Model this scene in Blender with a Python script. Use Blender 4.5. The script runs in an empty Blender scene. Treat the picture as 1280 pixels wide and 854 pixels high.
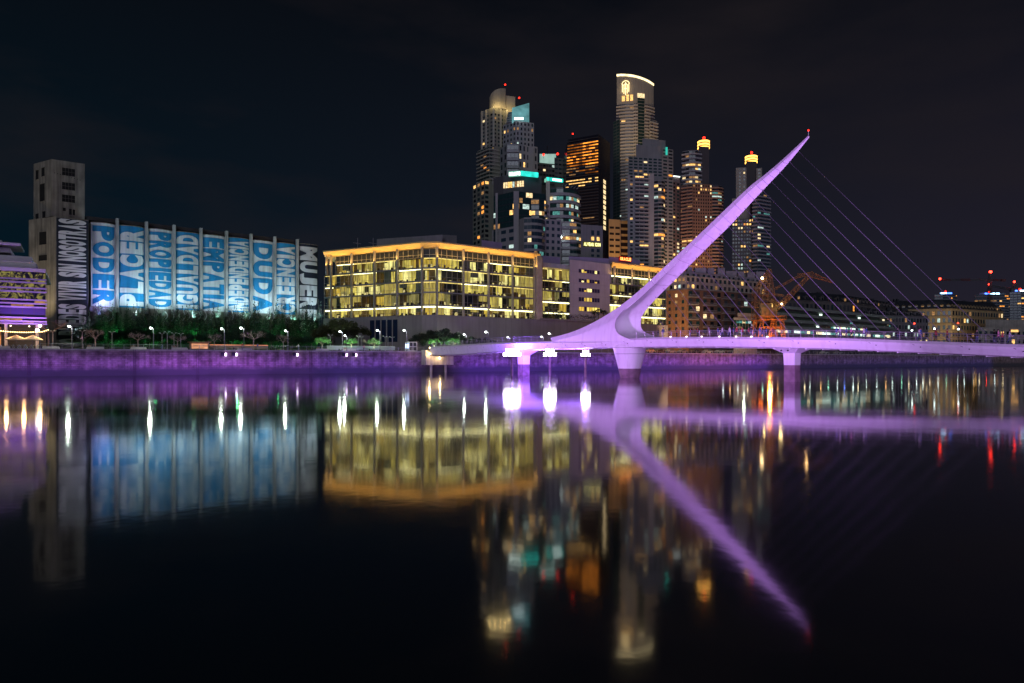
import bpy, bmesh, math, random
from mathutils import Vector, Matrix
R = random.Random(7)
sc = bpy.context.scene
COL = sc.collection
F = 853.33      # focal length, in photo pixels of a 1280 wide frame (24 mm lens)
HZ = 449.5      # horizon row
CH = 3.5        # camera height above the water
GZ = 5.7        # promenade level
rad = math.radians
# ---------------------------------------------------------------- measuring helpers
def P(px, D): return Vector(((px - 640) / F * D, D))
def Z(py, D): return CH + (HZ - py) / F * D
def hit(px, A, B):
    u = (px - 640) / F; d = B - A
    t = (u * A.y - A.x) / (d.x - u * d.y)
    return A + d * t
def v3(p, z): return Vector((p[0], p[1], z))
# ---------------------------------------------------------------- materials
MATS = {}
def newmat(name):
    m = bpy.data.materials.new(name); m.use_nodes = True
    nt = m.node_tree; nt.nodes.clear()
    return m, nt, nt.nodes.new('ShaderNodeOutputMaterial')
def N(nt, t, **kw):
    n = nt.nodes.new('ShaderNode' + t)
    for k, v in kw.items():
        if k in n.inputs: n.inputs[k].default_value = v
        else: setattr(n, k, v)
    return n
def surf(name, c, rough=.7, var=.25, scale=.4, metal=0., streak=0., spec=.5, fine=0.):
    """painted / concrete / stone surface with uneven tone and vertical weather streaks"""
    if name in MATS: return MATS[name]
    m, nt, out = newmat(name); L = nt.links.new
    b = N(nt, 'BsdfPrincipled'); b.inputs['Roughness'].default_value = rough
    b.inputs['Metallic'].default_value = metal; b.inputs['Specular IOR Level'].default_value = spec
    tc = N(nt, 'TexCoord'); n = N(nt, 'TexNoise'); n.inputs['Scale'].default_value = scale; n.inputs['Detail'].default_value = 6
    L(tc.outputs['Object'], n.inputs['Vector'])
    r = N(nt, 'ValToRGB'); e = r.color_ramp.elements
    e[0].position = .3; e[1].position = .7
    e[0].color = [x * (1 - var) for x in c] + [1]; e[1].color = [min(1, x * (1 + var)) for x in c] + [1]
    L(n.outputs['Fac'], r.inputs['Fac']); col = r.outputs['Color']
    if streak:
        mp = N(nt, 'Mapping'); mp.inputs['Scale'].default_value = (1.3, 1.3, .07)
        n2 = N(nt, 'TexNoise'); n2.inputs['Scale'].default_value = 1.; n2.inputs['Detail'].default_value = 5
        L(tc.outputs['Object'], mp.inputs['Vector']); L(mp.outputs[0], n2.inputs['Vector'])
        r2 = N(nt, 'ValToRGB'); e = r2.color_ramp.elements; e[0].position = .35; e[1].position = .62
        e[0].color = (1 - streak,) * 3 + (1,); e[1].color = (1, 1, 1, 1)
        L(n2.outputs['Fac'], r2.inputs['Fac'])
        mx = N(nt, 'MixRGB', blend_type='MULTIPLY'); mx.inputs['Fac'].default_value = 1
        L(col, mx.inputs[1]); L(r2.outputs['Color'], mx.inputs[2]); col = mx.outputs[0]
    L(col, b.inputs['Base Color']); L(b.outputs[0], out.inputs[0])
    MATS[name] = m; return m
def glow(name, c, s, var=0., scale=(1, 1, 1)):
    """something that gives off light, or is made to glow as if lit"""
    if name in MATS: return MATS[name]
    m, nt, out = newmat(name); L = nt.links.new
    e = N(nt, 'Emission'); e.inputs['Color'].default_value = (*c, 1); e.inputs['Strength'].default_value = s
    if var:
        tc = N(nt, 'TexCoord'); mp = N(nt, 'Mapping'); mp.inputs['Scale'].default_value = scale
        n = N(nt, 'TexNoise'); n.inputs['Scale'].default_value = 1.; n.inputs['Detail'].default_value = 4
        L(tc.outputs['Object'], mp.inputs['Vector']); L(mp.outputs[0], n.inputs['Vector'])
        mr = N(nt, 'MapRange'); mr.inputs['From Min'].default_value = .32; mr.inputs['From Max'].default_value = .68
        mr.inputs['To Min'].default_value = s * (1 - var); mr.inputs['To Max'].default_value = s * (1 + var)
        L(n.outputs['Fac'], mr.inputs['Value']); L(mr.outputs[0], e.inputs['Strength'])
    L(e.outputs[0], out.inputs[0])
    m.cycles.emission_sampling = 'NONE'
    MATS[name] = m; return m
def glass(name, c, rough=.12, clear=0.):
    if name in MATS: return MATS[name]
    m, nt, out = newmat(name); L = nt.links.new
    b = N(nt, 'BsdfPrincipled'); b.inputs['Base Color'].default_value = (*c, 1); b.inputs['Roughness'].default_value = rough
    if clear:
        t = N(nt, 'BsdfTransparent'); t.inputs['Color'].default_value = (.9, .95, .93, 1)
        mx = N(nt, 'MixShader'); mx.inputs['Fac'].default_value = clear
        L(b.outputs[0], mx.inputs[1]); L(t.outputs[0], mx.inputs[2]); L(mx.outputs[0], out.inputs[0])
    else: L(b.outputs[0], out.inputs[0])
    MATS[name] = m; return m
def leafmat(name, c, var=.5):
    if name in MATS: return MATS[name]
    m, nt, out = newmat(name); L = nt.links.new
    b = N(nt, 'BsdfPrincipled'); b.inputs['Roughness'].default_value = .6
    g = N(nt, 'NewGeometry'); r = N(nt, 'ValToRGB'); e = r.color_ramp.elements
    e[0].color = [x * (1 - var) for x in c] + [1]; e[1].color = [x * (1 + var) for x in c] + [1]
    L(g.outputs['Random Per Island'], r.inputs['Fac']); L(r.outputs['Color'], b.inputs['Base Color'])
    L(b.outputs[0], out.inputs[0]); MATS[name] = m; return m
# ---------------------------------------------------------------- mesh builder
class MB:
    def __init__(s): s.v = []; s.f = []; s.m = []; s.mats = []
    def mi(s, mat):
        if mat not in s.mats: s.mats.append(mat)
        return s.mats.index(mat)
    def add(s, vs, fs, mat):
        o = len(s.v); k = s.mi(mat); s.v += [tuple(v) for v in vs]
        for f in fs: s.f.append(tuple(i + o for i in f)); s.m.append(k)
    def hexa(s, b, t, mat):
        s.add(list(b) + list(t), [(3, 2, 1, 0), (4, 5, 6, 7), (0, 1, 5, 4), (1, 2, 6, 5), (2, 3, 7, 6), (3, 0, 4, 7)], mat)
    def box(s, c, d, mat, rz=0.):
        x, y, z = d[0] / 2, d[1] / 2, d[2] / 2; ca, sa = math.cos(rz), math.sin(rz)
        q = [(c[0] + a * ca - b * sa, c[1] + a * sa + b * ca) for a, b in ((-x, -y), (x, -y), (x, y), (-x, y))]
        s.hexa([(*p, c[2] - z) for p in q], [(*p, c[2] + z) for p in q], mat)
    def prism(s, poly, z0, z1, mat, ztop=None):
        n = len(poly); zt = ztop or [z1] * n
        a = sum(poly[i][0] * poly[(i + 1) % n][1] - poly[(i + 1) % n][0] * poly[i][1] for i in range(n))
        idx = list(range(n)) if a > 0 else list(range(n))[::-1]
        vs = [(poly[i][0], poly[i][1], z0) for i in idx] + [(poly[i][0], poly[i][1], zt[i]) for i in idx]
        s.add(vs, [tuple(range(n))[::-1], tuple(range(n, 2 * n))] + [(i, (i + 1) % n, n + (i + 1) % n, n + i) for i in range(n)], mat)
    def tube(s, path, r, mat, n=6, r1=None, cap=True):
        path = [Vector(p) for p in path]; m = len(path); rings = []
        for i, p in enumerate(path):
            d = (path[min(i + 1, m - 1)] - path[max(i - 1, 0)]).normalized()
            a = d.orthogonal().normalized() if abs(d.z) > .95 else d.cross(Vector((0, 0, 1))).normalized()
            b = d.cross(a); rr = r if r1 is None else r + (r1 - r) * i / (m - 1)
            rings.append([p + (a * math.cos(2 * math.pi * k / n) + b * math.sin(2 * math.pi * k / n)) * rr for k in range(n)])
        vs = [v for q in rings for v in q]; fs = []
        for i in range(m - 1):
            for k in range(n): fs.append((i * n + k, i * n + (k + 1) % n, (i + 1) * n + (k + 1) % n, (i + 1) * n + k))
        if cap: fs += [tuple(range(n))[::-1], tuple((m - 1) * n + k for k in range(n))]
        s.add(vs, fs, mat)
    def lathe(s, c, prof, mat, n=16):
        vs = [(c[0] + r * math.cos(2 * math.pi * k / n), c[1] + r * math.sin(2 * math.pi * k / n), c[2] + z) for r, z in prof for k in range(n)]
        fs = [(i * n + k, i * n + (k + 1) % n, (i + 1) * n + (k + 1) % n, (i + 1) * n + k) for i in range(len(prof) - 1) for k in range(n)]
        fs += [tuple(range(n))[::-1], tuple((len(prof) - 1) * n + k for k in range(n))]
        s.add(vs, fs, mat)
    def ball(s, c, r, mat, n=10):
        s.lathe(c, [(max(.001, r * math.sin(math.pi * i / 6)), -r * math.cos(math.pi * i / 6)) for i in range(7)], mat, n)
    def build(s, name, parent=None, smooth=False, org=None):
        if not s.v: return None
        me = bpy.data.meshes.new(name)
        o0 = parent['_org'] if parent is not None and '_org' in parent else (org or (0, 0, 0))
        me.from_pydata([(x - o0[0], y - o0[1], z - o0[2]) for x, y, z in s.v], [], s.f)
        for m in s.mats: me.materials.append(m)
        me.polygons.foreach_set('material_index', s.m)
        if smooth: me.polygons.foreach_set('use_smooth', [True] * len(s.f))
        me.update(); ob = bpy.data.objects.new(name, me); COL.objects.link(ob)
        if parent is not None:
            ob.parent = parent
        elif org: ob.location = org
        if parent is not None and '_org' in parent: ob['_org'] = tuple(o0)
        return ob
def tag(o, label, cat, group=None):
    o['label'] = label; o['category'] = cat
    if group: o['group'] = group
    return o
def struct(o): o['kind'] = 'structure'; return o
def thing(name, label, cat, loc=(0, 0, 0), group=None):
    o = bpy.data.objects.new(name, None); COL.objects.link(o); o.location = loc; o['_org'] = tuple(loc); o.empty_display_size = .5
    return tag(o, label, cat, group)
def local(name, label, cat, group=None):
    """prototype at the origin, to be copied"""
    return thing(name, label, cat, (0, 0, 0), group)
def dup(root, loc, rz=0., sc_=1., label=None):
    r = root.copy(); COL.objects.link(r); r.location = loc; r.rotation_euler = (0, 0, rz); r.scale = (sc_,) * 3
    if label: r['label'] = label
    for ch in root.children:
        c = ch.copy(); COL.objects.link(c); c.parent = r
        for g in ch.children:
            d = g.copy(); COL.objects.link(d); d.parent = c
    return r
class Placer:
    """first call moves the prototype, later calls copy it"""
    def __init__(s, proto): s.p = proto; s.first = True; s.q = []
    def __call__(s, loc, rz, k, label): s.q.append((loc, rz, k, label))
    def done(s):
        out = []
        for i, (loc, rz, k, label) in enumerate(s.q[1:]): out.append(dup(s.p, loc, rz, k, label))
        loc, rz, k, label = s.q[0]; s.p.location = loc; s.p.rotation_euler = (0, 0, rz); s.p.scale = (k,) * 3; s.p['label'] = label
        return [s.p] + out
ORD = ['first', 'second', 'third', 'fourth', 'fifth', 'sixth', 'seventh', 'eighth', 'ninth', 'tenth', 'eleventh', 'twelfth', 'thirteenth', 'fourteenth', 'fifteenth', 'sixteenth', 'seventeenth', 'eighteenth', 'nineteenth', 'twentieth', 'twenty-first', 'twenty-second', 'twenty-third', 'twenty-fourth', 'twenty-fifth', 'twenty-sixth', 'twenty-seventh', 'twenty-eighth', 'twenty-ninth', 'thirtieth', 'thirty-first', 'thirty-second', 'thirty-third', 'thirty-fourth', 'thirty-fifth', 'thirty-sixth']
# ---------------------------------------------------------------- facade frame
class Wall:
    def __init__(s, A, B):
        s.A = Vector(A[:2]); s.B = Vector(B[:2]); d = s.B - s.A; s.len = d.length; s.u = d.normalized()
        n = Vector((s.u.y, -s.u.x)); s.n = n if n.dot(-s.A) > 0 else -n
    def p(s, u, z, d=0): q = s.A + s.u * u + s.n * d; return Vector((q.x, q.y, z))
    def box(s, mb, u0, u1, z0, z1, d0, d1, mat):
        b = [s.p(u0, z0, d1), s.p(u1, z0, d1), s.p(u1, z0, d0), s.p(u0, z0, d0)]
        # keep the winding outward whichever way the wall runs
        if (b[1] - b[0]).cross(b[3] - b[0]).z < 0: b = [b[1], b[0], b[3], b[2]]
        s_t = [Vector((q.x, q.y, z1)) for q in b]
        mb.hexa(b, s_t, mat)
def closeft(front, depth):
    """front corner points left to right, closed by a back side DEPTH further on"""
    a, b = front[0], front[-1]; m = (a + b) / 2
    return list(front) + [b + (b.normalized() + (m - b).normalized() * .06) * depth, a + (a.normalized() + (m - a).normalized() * .06) * depth]
LITW = [('window_warm', (1, .56, .17), 1.5), ('window_amber', (1, .36, .06), 1.3), ('window_cream', (1, .74, .38), 1.2), ('window_white', (.70, .92, .84), .8), ('window_teal', (.18, .62, .56), .45), ('window_dim', (1, .52, .2), .35)]
def lit(kind): n, c, s = [q for q in LITW if q[0] == kind][0]; return glow(n, c, s, .55, (.9, .9, 1.3))
PAL = {'warm': ['window_warm'] * 4 + ['window_cream'] * 3 + ['window_dim'] * 4 + ['window_white'], 'mix': ['window_warm', 'window_cream', 'window_white', 'window_dim', 'window_amber', 'window_dim'],
       'amber': ['window_amber'] * 3 + ['window_dim'] * 3 + ['window_warm'], 'cool': ['window_white', 'window_teal', 'window_dim', 'window_cream', 'window_teal']}
def darkpane():
    return R.choice([glass('pane_black', (.012, .016, .022)), glass('pane_teal', (.02, .055, .06)), glass('pane_grey', (.05, .055, .07), .3)])
def facade(wall, z0, z1, nf, nb, wins, style='punch', wu=.5, wz=.5, litp=.08, pal='warm', balc=None, mat=None, u0=0., u1=None, pane=None, proud=.08, rowlit=None):
    u1 = wall.len if u1 is None else u1
    fh = (z1 - z0) / nf; bw = (u1 - u0) / nb
    for f in range(nf):
        zb = z0 + f * fh; lp = litp
        if rowlit and f in rowlit: lp = rowlit[f]
        run = 0; m = None
        for b in range(nb):
            ub = u0 + b * bw
            a, c = ub + bw * (1 - wu) / 2, ub + bw * (1 + wu) / 2
            za, zc = zb + fh * (1 - wz) * .45, zb + fh * (1 - wz) * .45 + fh * wz
            if run > 0: run -= 1
            else:
                m = None
                if R.random() < lp: m = lit(R.choice(PAL[pal])); run = R.choice([0, 0, 1]) if style != 'punch' else 0
            wins.append((wall, a, c, za, zc, proud, m or (pane if pane else darkpane()), m is not None))
        if style == 'balcony' and balc is not None:
            mb = balc.setdefault(f, MB())
            wall.box(mb, u0 - .15, u1 + .15, zb - fh * .12, zb + fh * .26, -.1, 1.0, mat)
def place_windows(root, wins, cap=100, trim=None):
    wins.sort(key=lambda w: -((w[2] - w[1]) * (w[4] - w[3]) + (1000 if w[7] else 0)))
    rest = MB()
    for i, (wl, a, c, za, zc, pr, m, _) in enumerate(wins):
        mb = MB() if i < cap else rest
        wl.box(mb, a, c, za, zc, -.05, pr, m)
        if trim and i < cap: wl.box(mb, a - .08, c + .08, za - .15, za, -.05, pr + .12, trim)
        if i < cap: mb.build('window', root)
    if rest.v: rest.build('window', root)['kind'] = 'stuff'
def place_balconies(root, balc):
    ks = sorted(balc)
    for k in ks: balc[k].build('balcony', root)
def arc(A, B, sag, n=5):
    A, B = Vector(A), Vector(B); d = B - A; nn = Vector((d.y, -d.x)).normalized()
    if nn.dot(-A) < 0: nn = -nn
    return [A + d * t + nn * sag * 4 * t * (1 - t) for t in [i / n for i in range(n + 1)]]
# ================================================================= camera, sky, water, ground
cam = bpy.data.cameras.new('camera'); cam.lens = 24; cam.sensor_width = 36; cam.shift_y = (HZ - 427) / 1280
cam.clip_end = 6000; cam.clip_start = .3
co = bpy.data.objects.new('camera', cam); COL.objects.link(co); co.location = (0, 0, CH); co.rotation_euler = (rad(90), 0, 0); sc.camera = co
wd = bpy.data.worlds.new('World'); sc.world = wd; wd.use_nodes = True
nt = wd.node_tree; nt.nodes.clear(); L = nt.links.new
out = N(nt, 'OutputWorld'); bg = N(nt, 'Background'); tc = N(nt, 'TexCoord'); sx = N(nt, 'SeparateXYZ')
L(tc.outputs['Generated'], sx.inputs[0])
mx_ = N(nt, 'MapRange'); mx_.inputs['From Min'].default_value = -.6; mx_.inputs['From Max'].default_value = .6; L(sx.outputs['X'], mx_.inputs['Value'])
h = N(nt, 'MixRGB'); h.inputs[1].default_value = (.0010, .0092, .0168, 1); h.inputs[2].default_value = (.0165, .0145, .0250, 1); L(mx_.outputs[0], h.inputs['Fac'])
mz = N(nt, 'MapRange'); mz.inputs['From Min'].default_value = .02; mz.inputs['From Max'].default_value = .5; L(sx.outputs['Z'], mz.inputs['Value'])
v = N(nt, 'MixRGB'); v.inputs[2].default_value = (.0024, .0032, .0052, 1); L(h.outputs[0], v.inputs[1]); L(mz.outputs[0], v.inputs['Fac'])
mp = N(nt, 'Mapping'); mp.inputs['Scale'].default_value = (1.6, 1.6, 5); mp.inputs['Rotation'].default_value = (0, .25, 0)
cn = N(nt, 'TexNoise'); cn.inputs['Scale'].default_value = 1.7; cn.inputs['Detail'].default_value = 5
L(tc.outputs['Generated'], mp.inputs[0]); L(mp.outputs[0], cn.inputs['Vector'])
cr = N(nt, 'MapRange'); cr.inputs['From Min'].default_value = .45; cr.inputs['From Max'].default_value = .75; cr.inputs['To Max'].default_value = .55; L(cn.outputs['Fac'], cr.inputs['Value'])
cl = N(nt, 'MixRGB'); cl.inputs[2].default_value = (.0170, .0130, .0150, 1); L(v.outputs[0], cl.inputs[1]); L(cr.outputs[0], cl.inputs['Fac'])
L(cl.outputs[0], bg.inputs['Color']); bg.inputs['Strength'].default_value = 1.0; L(bg.outputs[0], out.inputs[0])

m, nt, out = newmat('dock_water'); L = nt.links.new
b = N(nt, 'BsdfPrincipled'); b.inputs['Base Color'].default_value = (.0012, .0022, .0050, 1); b.inputs['Roughness'].default_value = .135; b.inputs['IOR'].default_value = 2.8
tc = N(nt, 'TexCoord'); n1 = N(nt, 'TexNoise'); n1.inputs['Scale'].default_value = .35; n1.inputs['Detail'].default_value = 3
n2 = N(nt, 'TexNoise'); n2.inputs['Scale'].default_value = 2.2; n2.inputs['Detail'].default_value = 2
L(tc.outputs['Object'], n1.inputs['Vector']); L(tc.outputs['Object'], n2.inputs['Vector'])
bu = N(nt, 'Bump'); bu.inputs['Strength'].default_value = .012; bu.inputs['Distance'].default_value = .3; L(n1.outputs['Fac'], bu.inputs['Height'])
bu2 = N(nt, 'Bump'); bu2.inputs['Strength'].default_value = .015; bu2.inputs['Distance'].default_value = .06; L(n2.outputs['Fac'], bu2.inputs['Height']); L(bu.outputs[0], bu2.inputs['Normal'])
L(bu2.outputs[0], b.inputs['Normal'])
n3 = N(nt, 'TexNoise'); n3.inputs['Scale'].default_value = 1.; n3.inputs['Detail'].default_value = 5; mpw = N(nt, 'Mapping'); mpw.inputs['Scale'].default_value = (.012, .10, 1); mpw.inputs['Rotation'].default_value = (0, 0, .12); L(tc.outputs['Object'], mpw.inputs[0]); L(mpw.outputs[0], n3.inputs['Vector']); mr_ = 1
mr = N(nt, 'MapRange'); mr.inputs['From Min'].default_value = .3; mr.inputs['From Max'].default_value = .7; mr.inputs['To Min'].default_value = .045; mr.inputs['To Max'].default_value = .095; L(n3.outputs['Fac'], mr.inputs['Value']); L(mr.outputs[0], b.inputs['Roughness'])
L(b.outputs[0], out.inputs[0]); WATER = m

Q0 = Vector((-103., 137.)); QD = Vector((1, .63)).normalized(); QN = Vector((-QD.y, QD.x))
def Q(a, s=0.): return Q0 + QD * a + QN * s          # a along the quay, s metres inland
def qpx(px, s=0.): return hit(px, Q(0, s), Q(100, s))
mb = MB(); A, B_ = Q(-700), Q(1500)
mb.add([(-900, -60, 0), (1500, -60, 0), (B_.x, B_.y, 0), (A.x, A.y, 0)], [(0, 1, 2, 3)], WATER)
struct(mb.build('water'))
PAVE = surf('promenade_paving', (.26, .23, .22), .8, .2, .5)
GRASS = surf('lawn', (.055, .085, .03), .9, .4, .8)
mb = MB(); A, B_, C_, D_ = Q(-700, .55), Q(1700, .55), Q(1700, 1500), Q(-700, 1500)
mb.add([v3(q, GZ) for q in (A, B_, C_, D_)], [(0, 1, 2, 3)], surf('city_ground', (.07, .065, .065), .9, .2, .05))
struct(mb.build('ground'))
mb = MB(); mb.add([v3(q, GZ + .02) for q in (Q(-300, .55), Q(700, .55), Q(700, 9), Q(-300, 9))], [(0, 1, 2, 3)], PAVE)
struct(mb.build('promenade'))
# raised lawn behind the promenade
mb = MB(); q = [Q(-60, 9.2), Q(92, 9.2), Q(92, 24), Q(-60, 24)]
mb.add([v3(q[0], GZ + .03), v3(q[1], GZ + .03), v3(q[2], GZ + .9), v3(q[3], GZ + .9), v3(q[2], GZ - .5), v3(q[3], GZ - .5)], [(0, 1, 2, 3), (3, 2, 4, 5)], GRASS)
struct(mb.build('lawn_bank'))
# near bank, just behind the camera
mb = MB(); mb.hexa([(-300, -60, -1), (400, -60, -1), (400, -3, -1), (-300, -3, -1)], [(-300, -60, 1.9), (400, -60, 1.9), (400, -3, 1.9), (-300, -3, 1.9)], PAVE)
struct(mb.build('near_pavement'))
# ----------------------------------------------------------------- quay wall
m, nt, out = newmat('quay_masonry'); L = nt.links.new
b = N(nt, 'BsdfPrincipled'); b.inputs['Roughness'].default_value = .85
tc = N(nt, 'TexCoord'); sx = N(nt, 'SeparateXYZ'); L(tc.outputs['Object'], sx.inputs[0])
dot = N(nt, 'VectorMath', operation='DOT_PRODUCT'); dot.inputs[1].default_value = (QD.x, QD.y, 0); L(tc.outputs['Object'], dot.inputs[0])
cx = N(nt, 'CombineXYZ'); L(dot.outputs['Value'], cx.inputs[0]); L(sx.outputs['Z'], cx.inputs[1])
br = N(nt, 'TexBrick'); br.inputs['Scale'].default_value = 1.; br.inputs['Brick Width'].default_value = 1.1; br.inputs['Row Height'].default_value = .42; br.inputs['Mortar Size'].default_value = .035
br.inputs['Color1'].default_value = (.26, .19, .19, 1); br.inputs['Color2'].default_value = (.36, .26, .27, 1); br.inputs['Mortar'].default_value = (.15, .12, .12, 1); L(cx.outputs[0], br.inputs['Vector'])
n1 = N(nt, 'TexNoise'); n1.inputs['Scale'].default_value = .55; n1.inputs['Detail'].default_value = 8; L(cx.outputs[0], n1.inputs['Vector'])
r1 = N(nt, 'ValToRGB'); e = r1.color_ramp.elements; e[0].position = .32; e[0].color = (.45, .42, .42, 1); e[1].position = .7; e[1].color = (1.35, 1.3, 1.4, 1); L(n1.outputs['Fac'], r1.inputs['Fac'])
m1 = N(nt, 'MixRGB', blend_type='MULTIPLY'); m1.inputs['Fac'].default_value = 1; L(br.outputs['Color'], m1.inputs[1]); L(r1.outputs[0], m1.inputs[2])
mp = N(nt, 'Mapping'); mp.inputs['Scale'].default_value = (.9, .06, 1); L(cx.outputs[0], mp.inputs[0])
n2 = N(nt, 'TexNoise'); n2.inputs['Scale'].default_value = 1.; n2.inputs['Detail'].default_value = 7; L(mp.outputs[0], n2.inputs['Vector'])
r2 = N(nt, 'ValToRGB'); e = r2.color_ramp.elements; e[0].position = .38; e[0].color = (.5, .5, .5, 1); e[1].position = .6; e[1].color = (1.1, 1.1, 1.1, 1); L(n2.outputs['Fac'], r2.inputs['Fac'])
m2 = N(nt, 'MixRGB', blend_type='MULTIPLY'); m2.inputs['Fac'].default_value = .8; L(m1.outputs[0], m2.inputs[1]); L(r2.outputs[0], m2.inputs[2])
# algae and tide line: a ragged darker band just above the water
n4 = N(nt, 'TexNoise'); n4.inputs['Scale'].default_value = .35; n4.inputs['Detail'].default_value = 6; L(cx.outputs[0], n4.inputs['Vector'])
ad = N(nt, 'Math', operation='MULTIPLY_ADD'); ad.inputs[1].default_value = 1.6; L(n4.outputs['Fac'], ad.inputs[0]); L(sx.outputs['Z'], ad.inputs[2])
mr = N(nt, 'MapRange'); mr.inputs['From Min'].default_value = 1.9; mr.inputs['From Max'].default_value = 3.1; L(ad.outputs[0], mr.inputs['Value'])
m3 = N(nt, 'MixRGB'); m3.inputs[1].default_value = (.075, .07, .085, 1); L(mr.outputs[0], m3.inputs['Fac']); L(m2.outputs[0], m3.inputs[2])
bu = N(nt, 'Bump'); bu.inputs['Strength'].default_value = .9; bu.inputs['Distance'].default_value = .12; L(n1.outputs['Fac'], bu.inputs['Height']); L(bu.outputs[0], b.inputs['Normal'])
L(m3.outputs[0], b.inputs['Base Color']); L(b.outputs[0], out.inputs[0]); QUAYM = m
mb = MB(); q = [Q(-700), Q(1500), Q(1500, .6), Q(-700, .6)]
mb.prism(q, -2, GZ - .25, QUAYM)
w = thing('quay_wall', 'long stained masonry quay wall washed in purple light along the far side of the dock', 'quay wall', (Q0.x, Q0.y, 0))
mb.build('wall', w)
mb = MB(); a = -80
for k in range(160):
    q = [Q(a, -.06), Q(a + 2.96, -.06), Q(a + 2.96, .8), Q(a, .8)]; mb.prism(q, GZ - .25, GZ + .06, surf('coping_stone', (.4, .37, .36), .8, .25, .6)); a += 3
mb.build('coping', w)
IRON = surf('cast_iron', (.06, .05, .05), .6, .2, 2, .4)
for i, px in enumerate((36, 168, 247, 388, 478)):
    c_ = qpx(px, -.12); t = thing('quay_ladder', 'rusty iron ladder down the quay wall, %s from the left' % ('first', 'second', 'third', 'fourth', 'fifth')[i], 'ladder', (c_.x, c_.y, 0), 'ladders on the quay wall')
    for k in (-1, 1): mb = MB(); q_ = c_ + QD * .22 * k; mb.tube([v3(q_, .2), v3(q_, GZ)], .035, IRON, 5); mb.build('rail', t)
    for k in range(16): mb = MB(); mb.tube([v3(c_ - QD * .22, .5 + k * .33), v3(c_ + QD * .22, .5 + k * .33)], .02, IRON, 4); mb.build('rung', t)
for i, px in enumerate((14, 52, 92, 136, 184, 236, 292, 338, 384, 424, 462, 500)):
    c_ = qpx(px, .28); t = thing('mooring_bollard', 'squat iron mooring bollard on the quay edge, %s from the left' % ('first', 'second', 'third', 'fourth', 'fifth', 'sixth', 'seventh', 'eighth', 'ninth', 'tenth', 'eleventh', 'twelfth')[i], 'bollard', (c_.x, c_.y, GZ + .06), 'mooring bollards on the quay')
    mb = MB(); mb.lathe((c_.x, c_.y, GZ + .06), [(.17, 0), (.13, .12), (.12, .34)], IRON, 10); mb.build('post', t); mb = MB(); mb.lathe((c_.x, c_.y, GZ + .40), [(.15, 0), (.22, .05), (.2, .14), (.05, .19)], IRON, 10); mb.build('cap', t)
# ================================================================= footbridge
BP = Vector((22.9, 133.)); BD = Vector((44.8, -54.)).normalized(); BW = Vector((BD.y, -BD.x)); BW = BW if BW.dot(-BP) > 0 else -BW
def bw3(s, w, z): q = BP + BD * s + BW * w; return Vector((q.x, q.y, z))
def bray(px, py, w):
    """a point of the bridge seen at (px, py), W metres to the camera's side of its centre line -> (s, w, z)"""
    q = hit(px, BP + BW * w, BP + BW * w + BD); s = (q - BP - BW * w).dot(BD)
    return s, w, Z(py, q.y)
def interp(tab, x):
    if x <= tab[0][0]: return tab[0][1]
    for (a, b), (c, d) in zip(tab, tab[1:]):
        if x <= c: return b + (d - b) * (x - a) / (c - a)
    return tab[-1][1]
DT, DB_ = [], []
for px, yt, yb in ((538, 433.7, 444), (576, 431, 443.4), (623, 428, 439.4), (660, 426.8, 436.8), (689, 426.4, 436), (745, 426.4, 435.4), (800, 422, 434.2), (860, 421.2, 434), (920, 421.2, 434.2), (990, 421.7, 435.6), (1055, 422.6, 437.2), (1100, 424.4, 439.6), (1190, 427.6, 443), (1280, 431, 447.4)):
    s, _, zt = bray(px, yt, 2.8); DT.append((s, zt)); s2, _, zb = bray(px, yb, 3.0); DB_.append((s2, zb))
DT.append((DT[-1][0] + 55, DT[-1][1] - 2.2)); DB_.append((DB_[-1][0] + 55, DB_[-1][1] - 2.0))
def smooth(tab, x, r=4.): return sum(interp(tab, x + k * r / 4) for k in range(-4, 5)) / 9
bridge = thing('cable_stayed_footbridge', 'white footbridge in lilac light with one tall slanted mast and a fan of stay cables', 'footbridge', tuple(bw3(0, 0, 0)))
m, nt, out = newmat('bridge_white'); L = nt.links.new
b = N(nt, 'BsdfPrincipled'); b.inputs['Roughness'].default_value = .55
tc = N(nt, 'TexCoord'); n1 = N(nt, 'TexNoise'); n1.inputs['Scale'].default_value = .25; n1.inputs['Detail'].default_value = 6; L(tc.outputs['Object'], n1.inputs['Vector'])
mp = N(nt, 'Mapping'); mp.inputs['Scale'].default_value = (1.1, 1.1, .12); L(tc.outputs['Object'], mp.inputs[0])
n2 = N(nt, 'TexNoise'); n2.inputs['Scale'].default_value = 1.; n2.inputs['Detail'].default_value = 6; L(mp.outputs[0], n2.inputs['Vector'])
r1 = N(nt, 'ValToRGB'); e = r1.color_ramp.elements; e[0].position = .3; e[0].color = (.72, .71, .72, 1); e[1].position = .65; e[1].color = (.76, .75, .76, 1); L(n1.outputs['Fac'], r1.inputs['Fac'])
r2 = N(nt, 'ValToRGB'); e = r2.color_ramp.elements; e[0].position = .3; e[0].color = (.88, .85, .87, 1); e[1].position = .5; e[1].color = (1, 1, 1, 1); L(n2.outputs['Fac'], r2.inputs['Fac'])
m1 = N(nt, 'MixRGB', blend_type='MULTIPLY'); m1.inputs['Fac'].default_value = 1; L(r1.outputs[0], m1.inputs[1]); L(r2.outputs[0], m1.inputs[2])
L(m1.outputs[0], b.inputs['Base Color']); L(b.outputs[0], out.inputs[0]); BRW = m
TIDE = surf('tide_stain', (.19, .12, .15), .75, .35, .9)
DARKGAP = surf('joint_dark', (.05, .04, .05), .8)
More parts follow.
